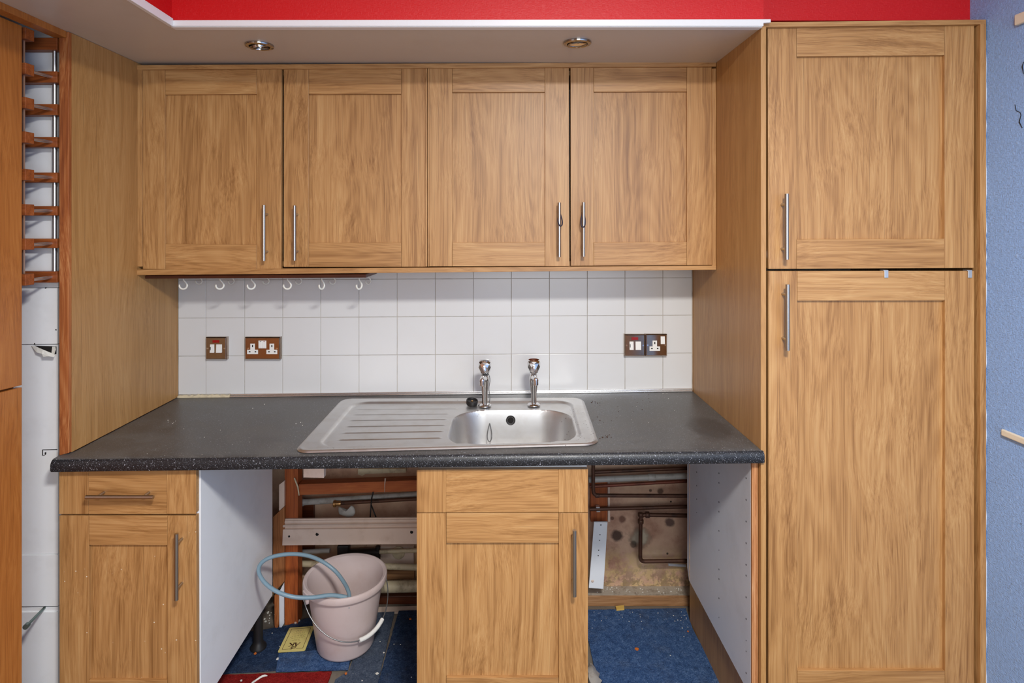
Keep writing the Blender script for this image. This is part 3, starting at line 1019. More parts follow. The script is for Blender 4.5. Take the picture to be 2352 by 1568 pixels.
# drain in the floor of the bowl
dp = sink_world(BX, BY)
MB().lathe([(0.040, 0.000), (0.040, 0.003), (0.028, 0.0015), (0.0, 0.0012)], 32, Matrix.Translation(dp)).build('drain', M['chrome'], sinkt, smooth=True)

# ------------------------------------------------------------------ taps
def tap(u, v, Y, lean, capped, label):
    base = Vector((X(u, Y), Y, 0))
    base.z = ztop(base.x) + 0.0012 + 0.0005
    t = thing('pillar_tap', base, label, 'tap', 'pillar taps on the sink')
    T = Matrix.Translation(base)
    MB().lathe([(0, 0), (0.0235, 0.0), (0.0235, 0.0025), (0.020, 0.0055), (0.0115, 0.0085), (0, 0.0085)], 32, T).build('flange', M['chrome'], t, smooth=True)
    col = [(0.0105, 0.006), (0.0100, 0.03), (0.0110, 0.05), (0.0132, 0.07), (0.0156, 0.088), (0.0158, 0.100), (0.0130, 0.109), (0.0105, 0.113), (0, 0.114)]
    MB().lathe(col, 28, T).build('column', M['chrome'], t, smooth='all')
    # spout reaching over the bowl with its nozzle
    sp = MB()
    pts = [base + Vector((lean * k * 0.10, -0.004 - 0.085 * k, 0.097 + 0.016 * math.sin(k * 2.0) - 0.002 * k * k)) for k in (0, 0.25, 0.5, 0.75, 0.93, 1.0)]
    sp.tube(pts, [0.0125, 0.0115, 0.0105, 0.0100, 0.0095, 0.0080], 18)
    o = sp.build('spout', M['chrome'], t, smooth='all')
    tip = pts[-2]
    MB().lathe([(0, 0.004), (0.0085, 0.004), (0.0092, -0.002), (0.0092, -0.016), (0.0075, -0.017), (0.0065, -0.012), (0, -0.012)], 24, Matrix.Translation(tip)).build('nozzle', M['chrome'], t, smooth=True)
    MB().lathe([(0.0105, 0.110), (0.0105, 0.117), (0.0125, 0.120), (0.009, 0.1225), (0, 0.1225)], 24, T).build('gland', M['chrome'], t, smooth=True)
    # faceted head: eight diamond facets
    h = MB()
    rings = [(0.0150, 0.1180, 0.5), (0.0200, 0.1250, 0.0), (0.0238, 0.1400, 0.5), (0.0236, 0.1530, 0.0), (0.0222, 0.1595, 0.5), (0.0204, 0.1640, 0.0)]
    vr = []
    for r, z, ph in rings:
        vr.append([h.bm.verts.new(base + Vector((r * math.cos(2 * math.pi * (k + ph) / 8), r * math.sin(2 * math.pi * (k + ph) / 8), z))) for k in range(8)])
    for (r0, z0, p0), a, b in zip(rings, vr, vr[1:]):
        for k in range(8):
            k2 = (k + 1) % 8
            if p0 == 0.0:
                h.bm.faces.new((a[k], a[k2], b[k]))
                h.bm.faces.new((a[k2], b[k2], b[k]))
            else:
                h.bm.faces.new((a[k], b[k2], b[k]))
                h.bm.faces.new((a[k], a[k2], b[k2]))
    h.bm.faces.new(vr[0][::-1])
    if capped:
        h.bm.faces.new(vr[-1])
    hd = h.build('head', M['chrome'], t)
    if capped:
        MB().lathe([(0.0195, 0.1630), (0.0195, 0.1655), (0.014, 0.1685), (0, 0.1695)], 28, T).build('cap', M['chrome'], t, smooth=True)
    else:
        MB().lathe([(0.0192, 0.1645), (0.0182, 0.1560), (0.0, 0.1555)], 28, T).build('head_hole', M['red_brown'], t)
        MB().lathe([(0.0, 0.1600), (0.0045, 0.1600), (0.0045, 0.1558)], 14, T).build('spindle', M['brass'], t)
    return t
YTAP = -0.163
tap_a = tap(1113.5, 930, YTAP, -0.07, True, 'chrome pillar tap with the plug chain, nearer the drainer')
tap_b = tap(1226.0, 929, YTAP, 0.03, False, 'chrome pillar tap without its top cap, right of the chain tap')

# plug lying on the sink ledge, and the bead chain hanging into the bowl
pz = ztop(X(1084, -0.15)) + 0.0012 - 0.0005
pm = Matrix.Translation((X(1084, -0.150), -0.150, pz + 0.0085)) @ Matrix.Rotation(math.radians(10), 4, 'X') @ Matrix.Rotation(math.radians(8), 4, 'Y')
plug = thing('sink_plug', (X(1084, -0.150), -0.150, pz), 'black rubber sink plug lying beside the drainer tap', 'plug')
MB().lathe([(0, -0.008), (0.0185, -0.008), (0.0205, -0.004), (0.0215, 0.008), (0.0205, 0.011), (0.0180, 0.0112), (0.0165, 0.006), (0, 0.005)], 32, pm).build('body', M['black'], plug, smooth=True)
MB().lathe([(0, 0.008), (0.0035, 0.008), (0.0038, 0.0045)], 14, pm).build('stud', M['brass'], plug, smooth=True)
ch = MB()
tb = Vector(tap_a.location)
path = []
nk = tb + Vector((0.0125, -0.010, 0.112))
for k in range(14):                       # round the neck
    a = math.radians(-60 + k * 19)
    path.append(tb + Vector((0.0142 * math.sin(a), -0.0142 * math.cos(a), 0.1125)))
drop = []
p0 = tb + Vector((0.0170, -0.011, 0.110))
for k in range(12):
    drop.append(p0 + Vector((0.002 * math.sin(k), -0.002 * k / 12, -0.107 * k / 11)))
edge = sink_world(0.555 + 0.02, BY - BHY + 0.004)
edge = Vector((p0.x + 0.002, edge.y, edge.z))
drop.append(p0.lerp(edge, 1.0) + Vector((0, 0.012, 0.004)))
loop = []
zt, zb_ = edge.z + 0.001, edge.z - 0.048
for k in range(26):
    a = 2 * math.pi * k / 26
    zz = lerp(zt, zb_, 0.5 - 0.5 * math.cos(a))
    yy = edge.y - 0.003 - 0.042 * ((zt - zz) / 0.049) ** 1.1
    loop.append(Vector((edge.x + 0.0105 * math.sin(a) * (0.5 - 0.5 * math.cos(a)) ** 0.6, yy, zz)))
def resample(pts, step):
    out = [pts[0]]
    acc = 0
    for a, b in zip(pts, pts[1:]):
        L = (b - a).length
        dd = step - acc
        while dd <= L:
            out.append(a.lerp(b, dd / L))
            dd += step
        acc = L - (dd - step)
    return out
for seg_ in (path, drop, loop + [loop[0]]):
    for q in resample(seg_, 0.0034):
        ch.ball(q, 0.0019, 6)
    ch.tube(seg_, 0.0005, 5)
tag(ch.build('plug_chain', M['chain'], smooth='all'), 'thin bead chain hanging from the tap neck into the sink bowl', 'chain')

# ------------------------------------------------------------------ sockets and switches
YS = -0.021
def plate(t, u0, u1, v0, v1):
    x0, x1, z0, z1 = X(u0, YS), X(u1, YS), Z(v1, YS), Z(v0, YS)
    b = MB()
    m = 0.004
    b.hexa([(x0 + m, YS, z0 + m), (x1 - m, YS, z0 + m), (x1 - m, YS, z1 - m), (x0 + m, YS, z1 - m)],
           [(x0, YS + 0.005, z0), (x1, YS + 0.005, z0), (x1, YS + 0.005, z1), (x0, YS + 0.005, z1)])
    b.box(x0 + 0.0002, x1 - 0.0002, YS + 0.005, -0.0006, z0 + 0.0002, z1 - 0.0002)
    p = b.build('face_plate', M['plate'], t, bevel=0.0007)
    for u in (0.10, 0.90):
        MB().lathe([(0, 0.0006), (0.003, 0.0006), (0.003, -0.001)], 14, Matrix.Translation((lerp(x0, x1, u), YS, (z0 + z1) / 2)) @ Matrix.Rotation(math.radians(90), 4, 'X')).build('screw', M['chrome'], t)
    return x0, x1, z0, z1

def rocker(t, u0, u1, v0, v1, name='switch', slot=False):
    x0, x1, z0, z1 = X(u0, YS), X(u1, YS), Z(v1, YS), Z(v0, YS)
    zm = (z0 + z1) / 2
    b = MB()
    b.hexa([(x0, YS - 0.0045, z0), (x1, YS - 0.0045, z0), (x1, YS - 0.0018, z1), (x0, YS - 0.0018, z1)],
           [(x0, YS + 0.002, z0), (x1, YS + 0.002, z0), (x1, YS + 0.002, z1), (x0, YS + 0.002, z1)])
    o = b.build(name, M['plastic_white'], t, bevel=0.0006)
    if slot:
        MB().box(x0 + 0.0012, x0 + 0.0032, YS - 0.0048, YS - 0.001, zm - 0.006, zm + 0.006).build('notch', M['dark'], o)
    return o

def outlet(t, uc, v_top, v_mid, v_bot, k):
    """T shaped white insert with three pin holes"""
    b = MB()
    for uv in ([(uc - 5.2 * k, v_mid), (uc + 5.2 * k, v_mid), (uc + 5.2 * k, v_top), (uc - 5.2 * k, v_top)],
               [(uc - 12.4 * k, v_bot), (uc + 12.4 * k, v_bot), (uc + 12.4 * k, v_mid), (uc - 12.4 * k, v_mid)]):
        b.pix(uv, YS - 0.0012, 0.003)
    o = b.build('outlet', M['plastic_white'], t)
    for (a, c, e, f) in ((uc - 1.2, uc + 1.2, v_top + 3, v_top + 8), (uc - 8.5, uc - 4.8, v_mid + 3.3, v_mid + 6), (uc + 4.8, uc + 8.5, v_mid + 3.3, v_mid + 6)):
        MB().pix([(a, f), (c, f), (c, e), (a, e)], YS - 0.0016, 0.001).build('pin_hole', M['dark'], o)
    return o

def lens(t, u0, u1, v0, v1):
    MB().pix([(u0, v1), (u1, v1), (u1, v0), (u0, v0)], YS - 0.0012, 0.003).build('neon_lens', M['red_lens'], t, bevel=0.0005)

def spur(u0, u1, v0, v1, label):
    t = thing('fused_switch', (X((u0 + u1) / 2, YS), 0, Z(v1, YS)), label, 'switch', 'fused switches on the tiles')
    plate(t, u0, u1, v0, v1)
    w = (u1 - u0) / 48.5
    lens(t, u0 + 16.5 * w, u0 + 32 * w, v0 + 6.8, v0 + 13)
    rocker(t, u0 + 11.5 * w, u0 + 21 * w, v0 + 16.5, v0 + 35.5, 'fuse_carrier', True)
    rocker(t, u0 + 25.5 * w, u0 + 38.5 * w, v0 + 16.5, v0 + 35.5)
    return t
spur(471.3, 520, 774, 826, 'chrome fused switch with red neon beside the left side panel')
spur(1434.5, 1482, 767.5, 818.5, 'chrome fused switch with red neon touching the single socket')
ds = thing('double_socket', (X(602, YS), 0, Z(826, YS)), 'chrome double power socket on the tiles, left of the sink', 'socket')
plate(ds, 561.3, 643.5, 774, 826)
outlet(ds, 580, 789, 803, 813, 1.0)
outlet(ds, 624.3, 789, 803, 813, 1.0)
sq = MB().pix([(593.5, 800), (611.5, 800), (611.5, 782), (593.5, 782)], YS - 0.001, 0.003).build('switch_surround', M['plastic_white'], ds, bevel=0.0004)
for u in (594.8, 603.4):
    rocker(ds, u, u + 7, 785, 798.5)
for u, mt in ((596.5, 'dark'), (605, 'red_lens')):
    MB().pix([(u, 784.6), (u + 3.6, 784.6), (u + 3.6, 783.6), (u, 783.6)], YS - 0.0013, 0.001).build('indicator', M[mt], sq)
ss = thing('single_socket', (X(1507, YS), 0, Z(818, YS)), 'chrome single power socket next to the tall cabinet', 'socket')
plate(ss, 1482.6, 1533, 767, 818)
outlet(ss, 1504, 782, 795.5, 805.5, 0.97)
rocker(ss, 1517.2, 1526.8, 772, 789.5)

# ------------------------------------------------------------------ base cabinets
YD = -0.604
def base_cab(x0, x1, ztp, label):
    t = thing('base_cabinet', ((x0 + x1) / 2, -0.31, 0.0), label, 'cabinet', 'base cabinets under the worktop')
    yb = -0.037
    MB().box(x0, x0 + 0.016, YD + 0.022, yb, 0.152, ztp).build('side_panel', M['white_board'], t, bevel=0.0006)
    MB().box(x1 - 0.016, x1, YD + 0.022, yb, 0.152, ztp).build('side_panel', M['white_board'], t, bevel=0.0006)
    MB().box(x0 + 0.016, x1 - 0.016, YD + 0.022, yb, 0.152, 0.168).build('bottom_panel', M['white_board'], t)
    MB().box(x0 + 0.016, x1 - 0.016, yb - 0.012, yb, 0.168, ztp - 0.24).build('back_panel', M['white_board'], t)
    MB().box(x0 + 0.016, x1 - 0.016, YD + 0.022, YD + 0.10, ztp - 0.016, ztp).build('rail', M['white_board'], t)
    for lx in (x0 + 0.035, x1 - 0.022):
        for ly in (-0.50, -0.115):
            MB().lathe([(0, 0), (0.029, 0.0), (0.029, 0.006), (0.019, 0.018), (0.0165, 0.03), (0.0165, 0.13), (0.026, 0.135), (0.026, 0.1453), (0, 0.1453)], 20, Matrix.Translation((lx, ly, 0.0066))).build('leg', M['black'], t, smooth=True)
    return t
ba = base_cab(X(136, YD), -0.8815, 0.860, 'oak base cabinet with bar handles at the left end of the worktop')
d = door(ba, [(135.5, 1078), (450.5, 1078), (450.5, 1180), (135.5, 1180.5)], (203, 383, 0, 0), YD, flat=True, name='drawer_front')
b = handle_bar(d, 197.5, None, None, YD, horiz=True, v=1141.5, u1=352.5)
d = door(ba, [(136, 1184), (450.5, 1184.5), (452, 1648), (136.5, 1648)], (204, 384, 1251.5, 1562), YD, mats=(M['oak_v_spotted'], M['oak_h']))
handle_bar(d, 405, 1225, 1377.5, YD)
bb = base_cab(X(958, YD), X(1350, YD), 0.868, 'oak sink base cabinet with plain drawer front, between the two gaps')
d = door(bb, [(957, 1078.5), (1350.5, 1077), (1350.5, 1176.8), (957, 1177.2)], (1024.5, 1283, 0, 0), YD, flat=True, name='drawer_front')
d = door(bb, [(957, 1178.8), (1350.5, 1178.6), (1350.5, 1648), (957.5, 1648)], (1025, 1283.5, 1246.5, 1556), YD)
handle_bar(d, 1319.5, 1217.5, 1369, YD)

# white end panel left behind beside the tall cabinet
ep = thing('end_panel', (0.728, -0.30, 0.0), 'white melamine end panel with rows of shelf pin holes under the worktop', 'panel')
ex0, ex1 = 0.7194, 0.7357
MB().hexa([(ex0, -0.590, 0.195), (ex0, -0.014, 0.195), (ex0, 0.010, 0.232), (ex0, 0.010, 0.862), (ex0, -0.5899, 0.880)],
          [(ex1, -0.590, 0.195), (ex1, -0.014, 0.195), (ex1, 0.010, 0.232), (ex1, 0.010, 0.862), (ex1, -0.5899, 0.880)]).build('board', M['grey_board'], ep)
for k in range(4):
    xx = ex0 + 0.0002 + k * 0.0041
    MB().box(xx, xx + 0.0034, -0.602, -0.5905, 0.0, 0.882).build('edge_strip', M['edge_strip'], ep, bevel=0.0008)
MB().box(ex0 - 0.0012, ex0, -0.022, -0.0205, 0.200, 0.862).build('joint', M['plaster'], ep)
hl = MB()
for yy, step, zr in ((-0.558, 0.064, (0.24, 0.84)), (-0.335, 0.064, (0.26, 0.84)), (-0.105, 0.050, (0.50, 0.84))):
    z = zr[0]
    while z < zr[1]:
        hl.tube([(ex0 - 0.0004, yy, z), (ex0 + 0.002, yy, z)], 0.0028 if random.random() < 0.5 else 0.0019, 8)
        z += step * (1 if random.random() < 0.75 else 0.5)
o = hl.build('pin_holes', M['dark'], ep)
o['kind'] = 'stuff'

# ------------------------------------------------------------------ studs, battens, moulding behind the left gap
YST = 0.021
sx0, sx1 = X(653.5, YST), X(684, YST)
tag(MB().box(sx0, sx1, YST, 0.075, 0.0, 0.861).build('stud', M['pine'], bevel=0.001), 'orange pine upright stud behind the pink bucket', 'timber')
tag(MB().pix([(686, 1136.5), (975, 1127), (975, 1102), (686, 1112)], YST, 0.045).build('batten', M['pine_h'], bevel=0.001), 'orange pine batten across the top of the left gap', 'timber')
tag(MB().pix([(1357, 1198), (1395.5, 1198), (1395.5, 1104), (1357, 1104)], 0.165, 0.033).build('stud', M['pine'], bevel=0.001), 'orange board on the plaster behind the copper pipes', 'timber')
tag(MB().pix([(1396.2, 1198), (1401.5, 1198), (1400.5, 1104), (1396, 1104)], 0.175, 0.023).build('strip', M['moulding']), 'thin pale strip beside the orange board on the plaster', 'strip')
# moulded rail screwed across
ml = thing('moulded_rail', (X(805, 0), 0.01, Z(1252, 0.0)), 'pale painted moulded board screwed across the studs', 'board')
profm = [(0.0, 0.020), (0.0, 0.002), (0.061, 0.002), (0.063, 0.010), (0.066, 0.010), (0.069, 0.003), (0.075, 0.001), (0.078, 0.004), (0.079, 0.011), (0.085, 0.007), (0.091, 0.009), (0.093, 0.013), (0.097, 0.013), (0.097, 0.020)]
za, zb_ = Z(1252, 0.002), Z(1248.5, 0.002)
xa, xb = X(648.5, 0.002), X(975, 0.002)
MB().hexa([(xa + 0.003 * (h > 0.06) * 0.8, y, za + h) for h, y in profm], [(xb, y, zb_ + h) for h, y in profm]).build('board', M['moulding'], ml)
for u, v, r in ((664, 1231.5, 0.004), (728.5, 1226.5, 0.006), (945.5, 1221.5, 0.006)):
    MB().tube([P(u, v, 0.0002), P(u, v, 0.006)], r, 12).build('screw_hole', M['dark'], ml)
# offcuts left of the stud
tag(MB().pix([(626.5, 1187.5), (627, 1364), (653, 1335), (653, 1163)], 0.004, 0.014).build('offcut', M['ply'], bevel=0.0008), 'brown plywood offcut with a slanted top beside the white cabinet side', 'board')
tag(MB().pix([(641, 1113), (652.8, 1104), (652.8, 1162.5), (641, 1173)], 0.006, 0.012).build('offcut', M['moulding']), 'pale offcut above the brown plywood', 'board')
tag(MB().prism([(X(631.5, 0.0), Z(1365.5, 0)), (X(641, 0), Z(1364, 0)), (X(641, 0), 0.018), (X(638, 0), 0.0005), (X(633, 0), 0.0005), (X(631.5, 0), 0.015)], -0.004, 0.010).build('offcut', M['oak_edge']), 'narrow orange offcut with a pointed foot beside the stud', 'board')
tag(MB().prism([(X(641.6, 0), Z(1358, 0)), (X(652.5, 0), Z(1338, 0)), (X(652.5, 0), 0.020), (X(645, 0), 0.0005), (X(642, 0), 0.0005)], -0.002, 0.0035).build('offcut', M['grey_board']), 'narrow white offcut with a pointed foot against the stud', 'board')
tag(MB().prism([(X(697, -0.55), Z(1096, -0.55)), (X(744, -0.55), Z(1097, -0.55)), (X(744, -0.55), ztop(X(744, -0.55)) - 0.0362), (X(697, -0.55), ztop(X(697, -0.55)) - 0.0362)], -0.55, -0.53).build('offcut', M['moulding']), 'small pale batten end under the worktop behind the nose', 'board')
tag(MB().pix([(822, 1089), (832, 1093), (840, 1088), (932, 1085), (932, 1077), (822, 1077)], 0.165, 0.036).build('offcut', M['cream']), 'cream broken board edge above the orange batten', 'board')
tag(MB().tube([P(676, 1097, 0.015), P(684, 1118, 0.012), P(687, 1137, 0.016)], 0.0028, 8).build('splinter', M['cream'], smooth='all'), 'pale wood splinter at the top of the stud', 'splinter')
tag(MB().tube([P(885, 1098, 0.016), P(884, 1110, 0.012), P(883.5, 1130, 0.018)], [0.003, 0.0016, 0.0012], 8).build('filler_drip', M['moulding'], smooth='all'), 'white filler drip over the orange batten', 'filler')

# ------------------------------------------------------------------ pipes
def pipe(uvs, Y, px, mat, label, group='pipes on the plaster wall', bendr=None, name='pipe'):
    pts = [P(u, v, Y) for u, v in uvs]
    r = px / 2 * (Y - YC) / F_PX
    if len(pts) > 2:
        br = bendr or r * 3
        out = [pts[0]]
        for a, b, c in zip(pts, pts[1:], pts[2:]):
            d1, d2 = (a - b).normalized(), (c - b).normalized()
            s, e = b + d1 * br, b + d2 * br
            for k in range(7):
                t = k / 6
                out.append(s * (1 - t) ** 2 + b * 2 * t * (1 - t) + e * t * t)
        out.append(pts[-1])
        pts = out
    o = MB().tube(pts, r, 16).build(name, M[mat], smooth=True)
    return tag(o, label, 'pipe', group)
def collar(parent, u, v, Y, px, ln, mat, vert=False, name='fitting'):
    r = px / 2 * (Y - YC) / F_PX
    a = P(u, v, Y)
    d = Vector((0, 0, ln / 2)) if vert else Vector((ln / 2, 0, 0))
    return MB().tube([a - d, a - d * 0.8, a + d * 0.8, a + d], [r * 0.9, r, r, r * 0.9], 16).build(name, M[mat], parent, smooth=True)

# right gap
pipe([(1361, 1084), (1600, 1074)], 0.150, 8, 'copper', 'dark copper pipe just under the worktop in the right gap')
p2 = pipe([(1352, 1101.5), (1600, 1091.5)], 0.120, 13.5, 'grey_pipe', 'thick grey waste pipe in the right gap')
collar(p2, 1497, 1095.6, 0.120, 16, 0.030, 'grey_pipe')
pipe([(1354, 1117), (1600, 1103)], 0.150, 7.5, 'copper_red', 'reddish copper pipe below the grey waste pipe in the right gap')
p4 = pipe([(1362.5, 1062), (1362.5, 1137.5), (1600, 1138.5)], 0.080, 8.5, 'copper', 'dark copper pipe turning up beside the sink cabinet', bendr=0.022)
collar(p4, 1372, 1137.6, 0.080, 10, 0.016, 'copper')
p5 = pipe([(1354, 1169), (1600, 1162.5)], 0.145, 8.5, 'copper', 'dark copper pipe clipped to the orange board')
for u, v in ((1373.5, 1165.3), (1374.5, 1174.5)):
    MB().pix([(u - 4, v + 1.2), (u + 4, v + 1.0), (u + 4, v - 1.2), (u - 4, v - 1.0)], 0.137, 0.02).build('clip', M['zinc'], p5)
p6 = pipe([(1600, 1184), (1471.5, 1181.5), (1470.5, 1289), (1600, 1287)], 0.135, 9, 'copper', 'dark copper pipe bent down and back in a square loop', bendr=0.020)
collar(p6, 1487, 1181.8, 0.135, 14, 0.016, 'copper')
collar(p6, 1471.5, 1197, 0.135, 13.5, 0.016, 'copper', True)
collar(p6, 1471.5, 1181.5, 0.135, 13, 0.014, 'copper', True)
tag(MB().tube([P(1535, 1296, 0.1942), P(1575, 1298.5, 0.1942)], 0.0055, 10).build('offcut', M['grey_board'], smooth=True), 'short white stick at the foot of the square copper loop', 'stick')
# perforated strip
ps = thing('perforated_strip', (X(1372, 0.10), 0.10, Z(1352, 0.10)), 'white strip with screw holes leaning under the orange board', 'strip')
MB().pix([(1352.5, 1350), (1386, 1352), (1395.5, 1199), (1364.5, 1199)], 0.100, 0.010).build('board', M['white_board'], ps, bevel=0.0008)
for u, v, r in ((1380, 1205, 0.0028), (1378, 1227.5, 0.0022), (1377, 1240.5, 0.0022), (1375, 1263, 0.0024), (1374, 1275.5, 0.0024)):
    MB().tube([P(u, v, 0.0992), P(u, v, 0.102)], r, 10).build('hole', M['dark'], ps)
MB().lathe([(0, 0.0025), (0.005, 0.001), (0.0065, -0.001)], 18, Matrix.Translation(P(1361, 1334.5, 0.0995)) @ Matrix.Rotation(math.radians(90), 4, 'X')).build('screw', M['moulding'], ps, smooth=True)
# left gap
p = pipe([(684, 1154), (975, 1134.5)], 0.115, 13.5, 'grey_pipe', 'thick grey waste pipe under the orange batten in the left gap')
collar(p, 690, 1153.5, 0.115, 16, 0.030, 'grey_pipe')
p = pipe([(768, 1156), (975, 1144)], 0.085, 8, 'copper', 'brown copper pipe with a brass elbow in the left gap')
collar(p, 769, 1156.5, 0.085, 15, 0.010, 'brass')
collar(p, 777, 1156, 0.085, 11, 0.022, 'brass')
rag = MB()
ra = [P(773, 1163, 0.07), P(784, 1170, 0.06), P(792, 1176, 0.062), P(799, 1170, 0.07), P(804, 1161, 0.06), P(813, 1165, 0.065), P(817, 1180, 0.06), P(811, 1190, 0.055), P(795, 1193, 0.05), P(782, 1184, 0.058), P(775, 1186, 0.066), P(774, 1175, 0.07)]
rag.hexa(ra, [q + Vector((0.003, 0.018, 0.002)) for q in ra])
tag(rag.build('sealing_tape', M['grey_pipe'], subsurf=2, smooth='all'), 'loose white tape hanging from the brass elbow', 'tape')
cb_ = MB()
cb_.tube([P(857, 1131, 0.012), P(854, 1143, 0.07), P(852, 1163, 0.07), P(850, 1192, 0.05)], 0.0028, 8)
cb_.tube([P(853, 1160, 0.068), P(859, 1176, 0.06), P(866, 1193, 0.05)], 0.0026, 8)
tag(cb_.build('cable', M['cable'], smooth='all'), 'black forked cable hanging over the copper pipe', 'cable')
tag(MB().pix([(684, 1270), (720, 1270), (720, 1150), (684, 1150)], 0.175, 0.02).build('void_sheet', M['red_brown']), 'brown sheet standing in for the dark void right of the stud', 'board')  # darkness of the wall hole put into the colour of a flat sheet
pipe([(688, 1267), (758, 1264)], 0.130, 10, 'grey_pipe', 'short pale pipe stub under the moulded board')
v = thing('valve_block', (X(825, 0.14), 0.16, Z(1290, 0.14)), 'black plumbing fittings behind the rim of the bucket', 'valve')
MB().pix([(774, 1288), (800, 1288), (800, 1254), (774, 1254)], 0.130, 0.04).build('body', M['black'], v, bevel=0.004)
MB().tube([P(796, 1272, 0.15), P(872, 1268, 0.15)], 0.018, 16).build('barrel', M['black'], v, smooth=True)
MB().tube([P(868, 1254, 0.145), P(868, 1286, 0.145)], 0.010, 12).build('stem', M['black'], v, smooth=True)
pipe([(872, 1267), (975, 1263)], 0.135, 9, 'cream_pipe', 'thin cream pipe held by a round clip')
bk = thing('pipe_clip', (X(915, 0.16), 0.16, Z(1282, 0.15)), 'round cream pipe clip on a pale backing board', 'pipe clip')
MB().pix([(874, 1296), (950, 1294), (950, 1255), (874, 1255)], 0.172, 0.026).build('backing', M['moulding'], bk)
MB().lathe([(0, 0), (0.026, 0), (0.026, 0.006), (0.022, 0.009), (0, 0.009)], 24, Matrix.Translation(P(916, 1268, 0.171)) @ Matrix.Rotation(math.radians(90), 4, 'X')).build('disc', M['cream_pipe'], bk, smooth=True)
pipe([(685, 1294), (975, 1303)], 0.110, 13.5, 'cream_pipe', 'cream painted pipe behind the bucket rim')
tag(MB().pix([(872, 1331), (951, 1329), (951, 1310), (872, 1311)], 0.150, 0.03).build('old_board', M['old_wood']), 'old brown board between two cream pipes', 'board')
pipe([(685, 1352), (975, 1345)], 0.095, 25, 'cream_pipe', 'thick cream pipe low behind the bucket')
tag(MB().slab([tuple(PF(u, v, 0.0)[:2]) for u, v in ((868, 1409), (975, 1408), (975, 1392), (868, 1395))], 0.0003, 0.003).build('floor_strip', M['moulding']), 'pale strip on the floor behind the bucket', 'strip')

# ------------------------------------------------------------------ floor coverings
def piece(uv, z, mat, label, th=0.006, group='carpet pieces on the floor'):
    """carpet offcut: outline given where its top face is seen, edges slightly ragged"""
    pts = [PF(u, v, z) for u, v in uv]
    out = []
    n = len(pts)
    random.seed(len(label))
    for i in range(n):
        a, b = pts[i], pts[(i + 1) % n]
        m = max(1, int((b - a).length / 0.02))
        for k in range(m):
            q = a.lerp(b, k / m)
            if k:
                q = q + Vector((random.uniform(-1, 1), random.uniform(-1, 1), 0)) * 0.0012
            out.append((q.x, q.y))
    o = MB().slab(out, z - th, z).build('carpet_piece', M[mat])
    return tag(o, label, 'carpet', group)
def pl(*a):
    return a
piece([(1330, 1400), (1575, 1396), (1590, 1440), (1672, 1600), (1750, 1760), (1390, 1760), (1383, 1568), (1362, 1520), (1354, 1480)], 0.007, 'carpet_blue', 'bright blue carpet in the gap beside the tall cabinet')
piece([(560, 1452), (660, 1436), (700, 1420), (760, 1412), (812, 1500), (800, 1530), (640, 1537), (490, 1545)], 0.006, 'carpet_dark', 'dark blue carpet piece under the yellow card')
piece([(640, 1500), (760, 1490), (806, 1500), (800, 1537), (718, 1538), (634, 1541)], 0.0095, 'carpet_blue', 'blue carpet strip in front of the bucket, next to the red carpet', th=0.0033)
piece([(785, 1409), (906, 1404), (868, 1568), (835, 1700), (740, 1700), (770, 1560), (802, 1540), (816, 1490)], 0.006, 'carpet_grey', 'grey blue carpet strip right of the bucket')
piece([(916, 1402), (985, 1400), (1000, 1700), (838, 1700), (868, 1568)], 0.0065, 'carpet_dark', 'dark blue carpet strip beside the sink cabinet')
piece([(470, 1550), (640, 1545), (762, 1541), (752, 1568), (730, 1690), (380, 1690)], 0.006, 'carpet_red', 'red carpet piece at the bottom of the left gap')

# crumbs and flakes scattered over the carpets
random.seed(21)
def chip(b, u, v, z, r):
    c = PF(u, v, z)
    n = random.randint(4, 6)
    a0 = random.uniform(0, 6)
    top = [(c.x + r * random.uniform(0.6, 1.2) * math.cos(a0 + 2 * math.pi * k / n), c.y + r * random.uniform(0.6, 1.2) * math.sin(a0 + 2 * math.pi * k / n)) for k in range(n)]
    b.slab(top, z, z + r * 0.5)
db = MB()
for (u, v, s) in ((638, 1513, 3.5), (866, 1547, 3.2), (881, 1499, 2.2), (554, 1563, 2.6), (625, 1454, 1.5), (832, 1563, 1.6), (920, 1480, 1.5), (905, 1479, 1.2), (1540, 1505, 1.5), (1400, 1338, 0.1),
                  (1567, 1442, 1.4), (1580, 1440, 1.3), (1475, 1444, 1.2), (1571, 1462, 1.3), (1368, 1540, 1.2), (945, 1555, 1.3), (873, 1473, 1.3), (642, 1484, 1.2), (1550, 1426, 1.3), (1360, 1442, 1.2)):
    chip(db, u, v, 0.0082 if u > 1300 else 0.0100, s * 0.0016)
for k in range(70):
    chip(db, random.uniform(560, 690), random.uniform(1405, 1440), 0.0002, random.uniform(0.0012, 0.005))
for k in range(40):
    u, v = random.uniform(1372, 1570), random.uniform(1348, 1364)
    chip(db, u, v, 0.0452, random.uniform(0.0010, 0.0035))
for k in range(45):
    chip(db, random.uniform(1362, 1585), random.uniform(1403, 1430), 0.0072, random.uniform(0.0007, 0.0022))
o = db.build('paint_flakes', M['paper'])
o['kind'] = 'stuff'
tag(o, 'small white flakes scattered over the carpet pieces', 'debris')
pk = MB()
ring = []
for k in range(9):
    a = math.radians(95 + k * 11)
    c = PF(606, 1572, 0.0078)
    ring.append(Vector((c.x + 0.042 * math.cos(a), c.y + 0.040 * math.sin(a), 0.0085 + 0.002 * math.sin(k))))
pk.tube(ring, [0.0015] + [0.0036] * 7 + [0.0012], 6)
tag(pk.build('paint_peel', M['paper'], smooth='all'), 'curved white peel lying on the red carpet', 'debris')
fo = MB()
fp = [PF(u, v, 0.010) for u, v in ((1416, 1401), (1434, 1399), (1433, 1391), (1414, 1393))]
fo.slab([(q.x, q.y) for q in fp], 0.0074, 0.0135)
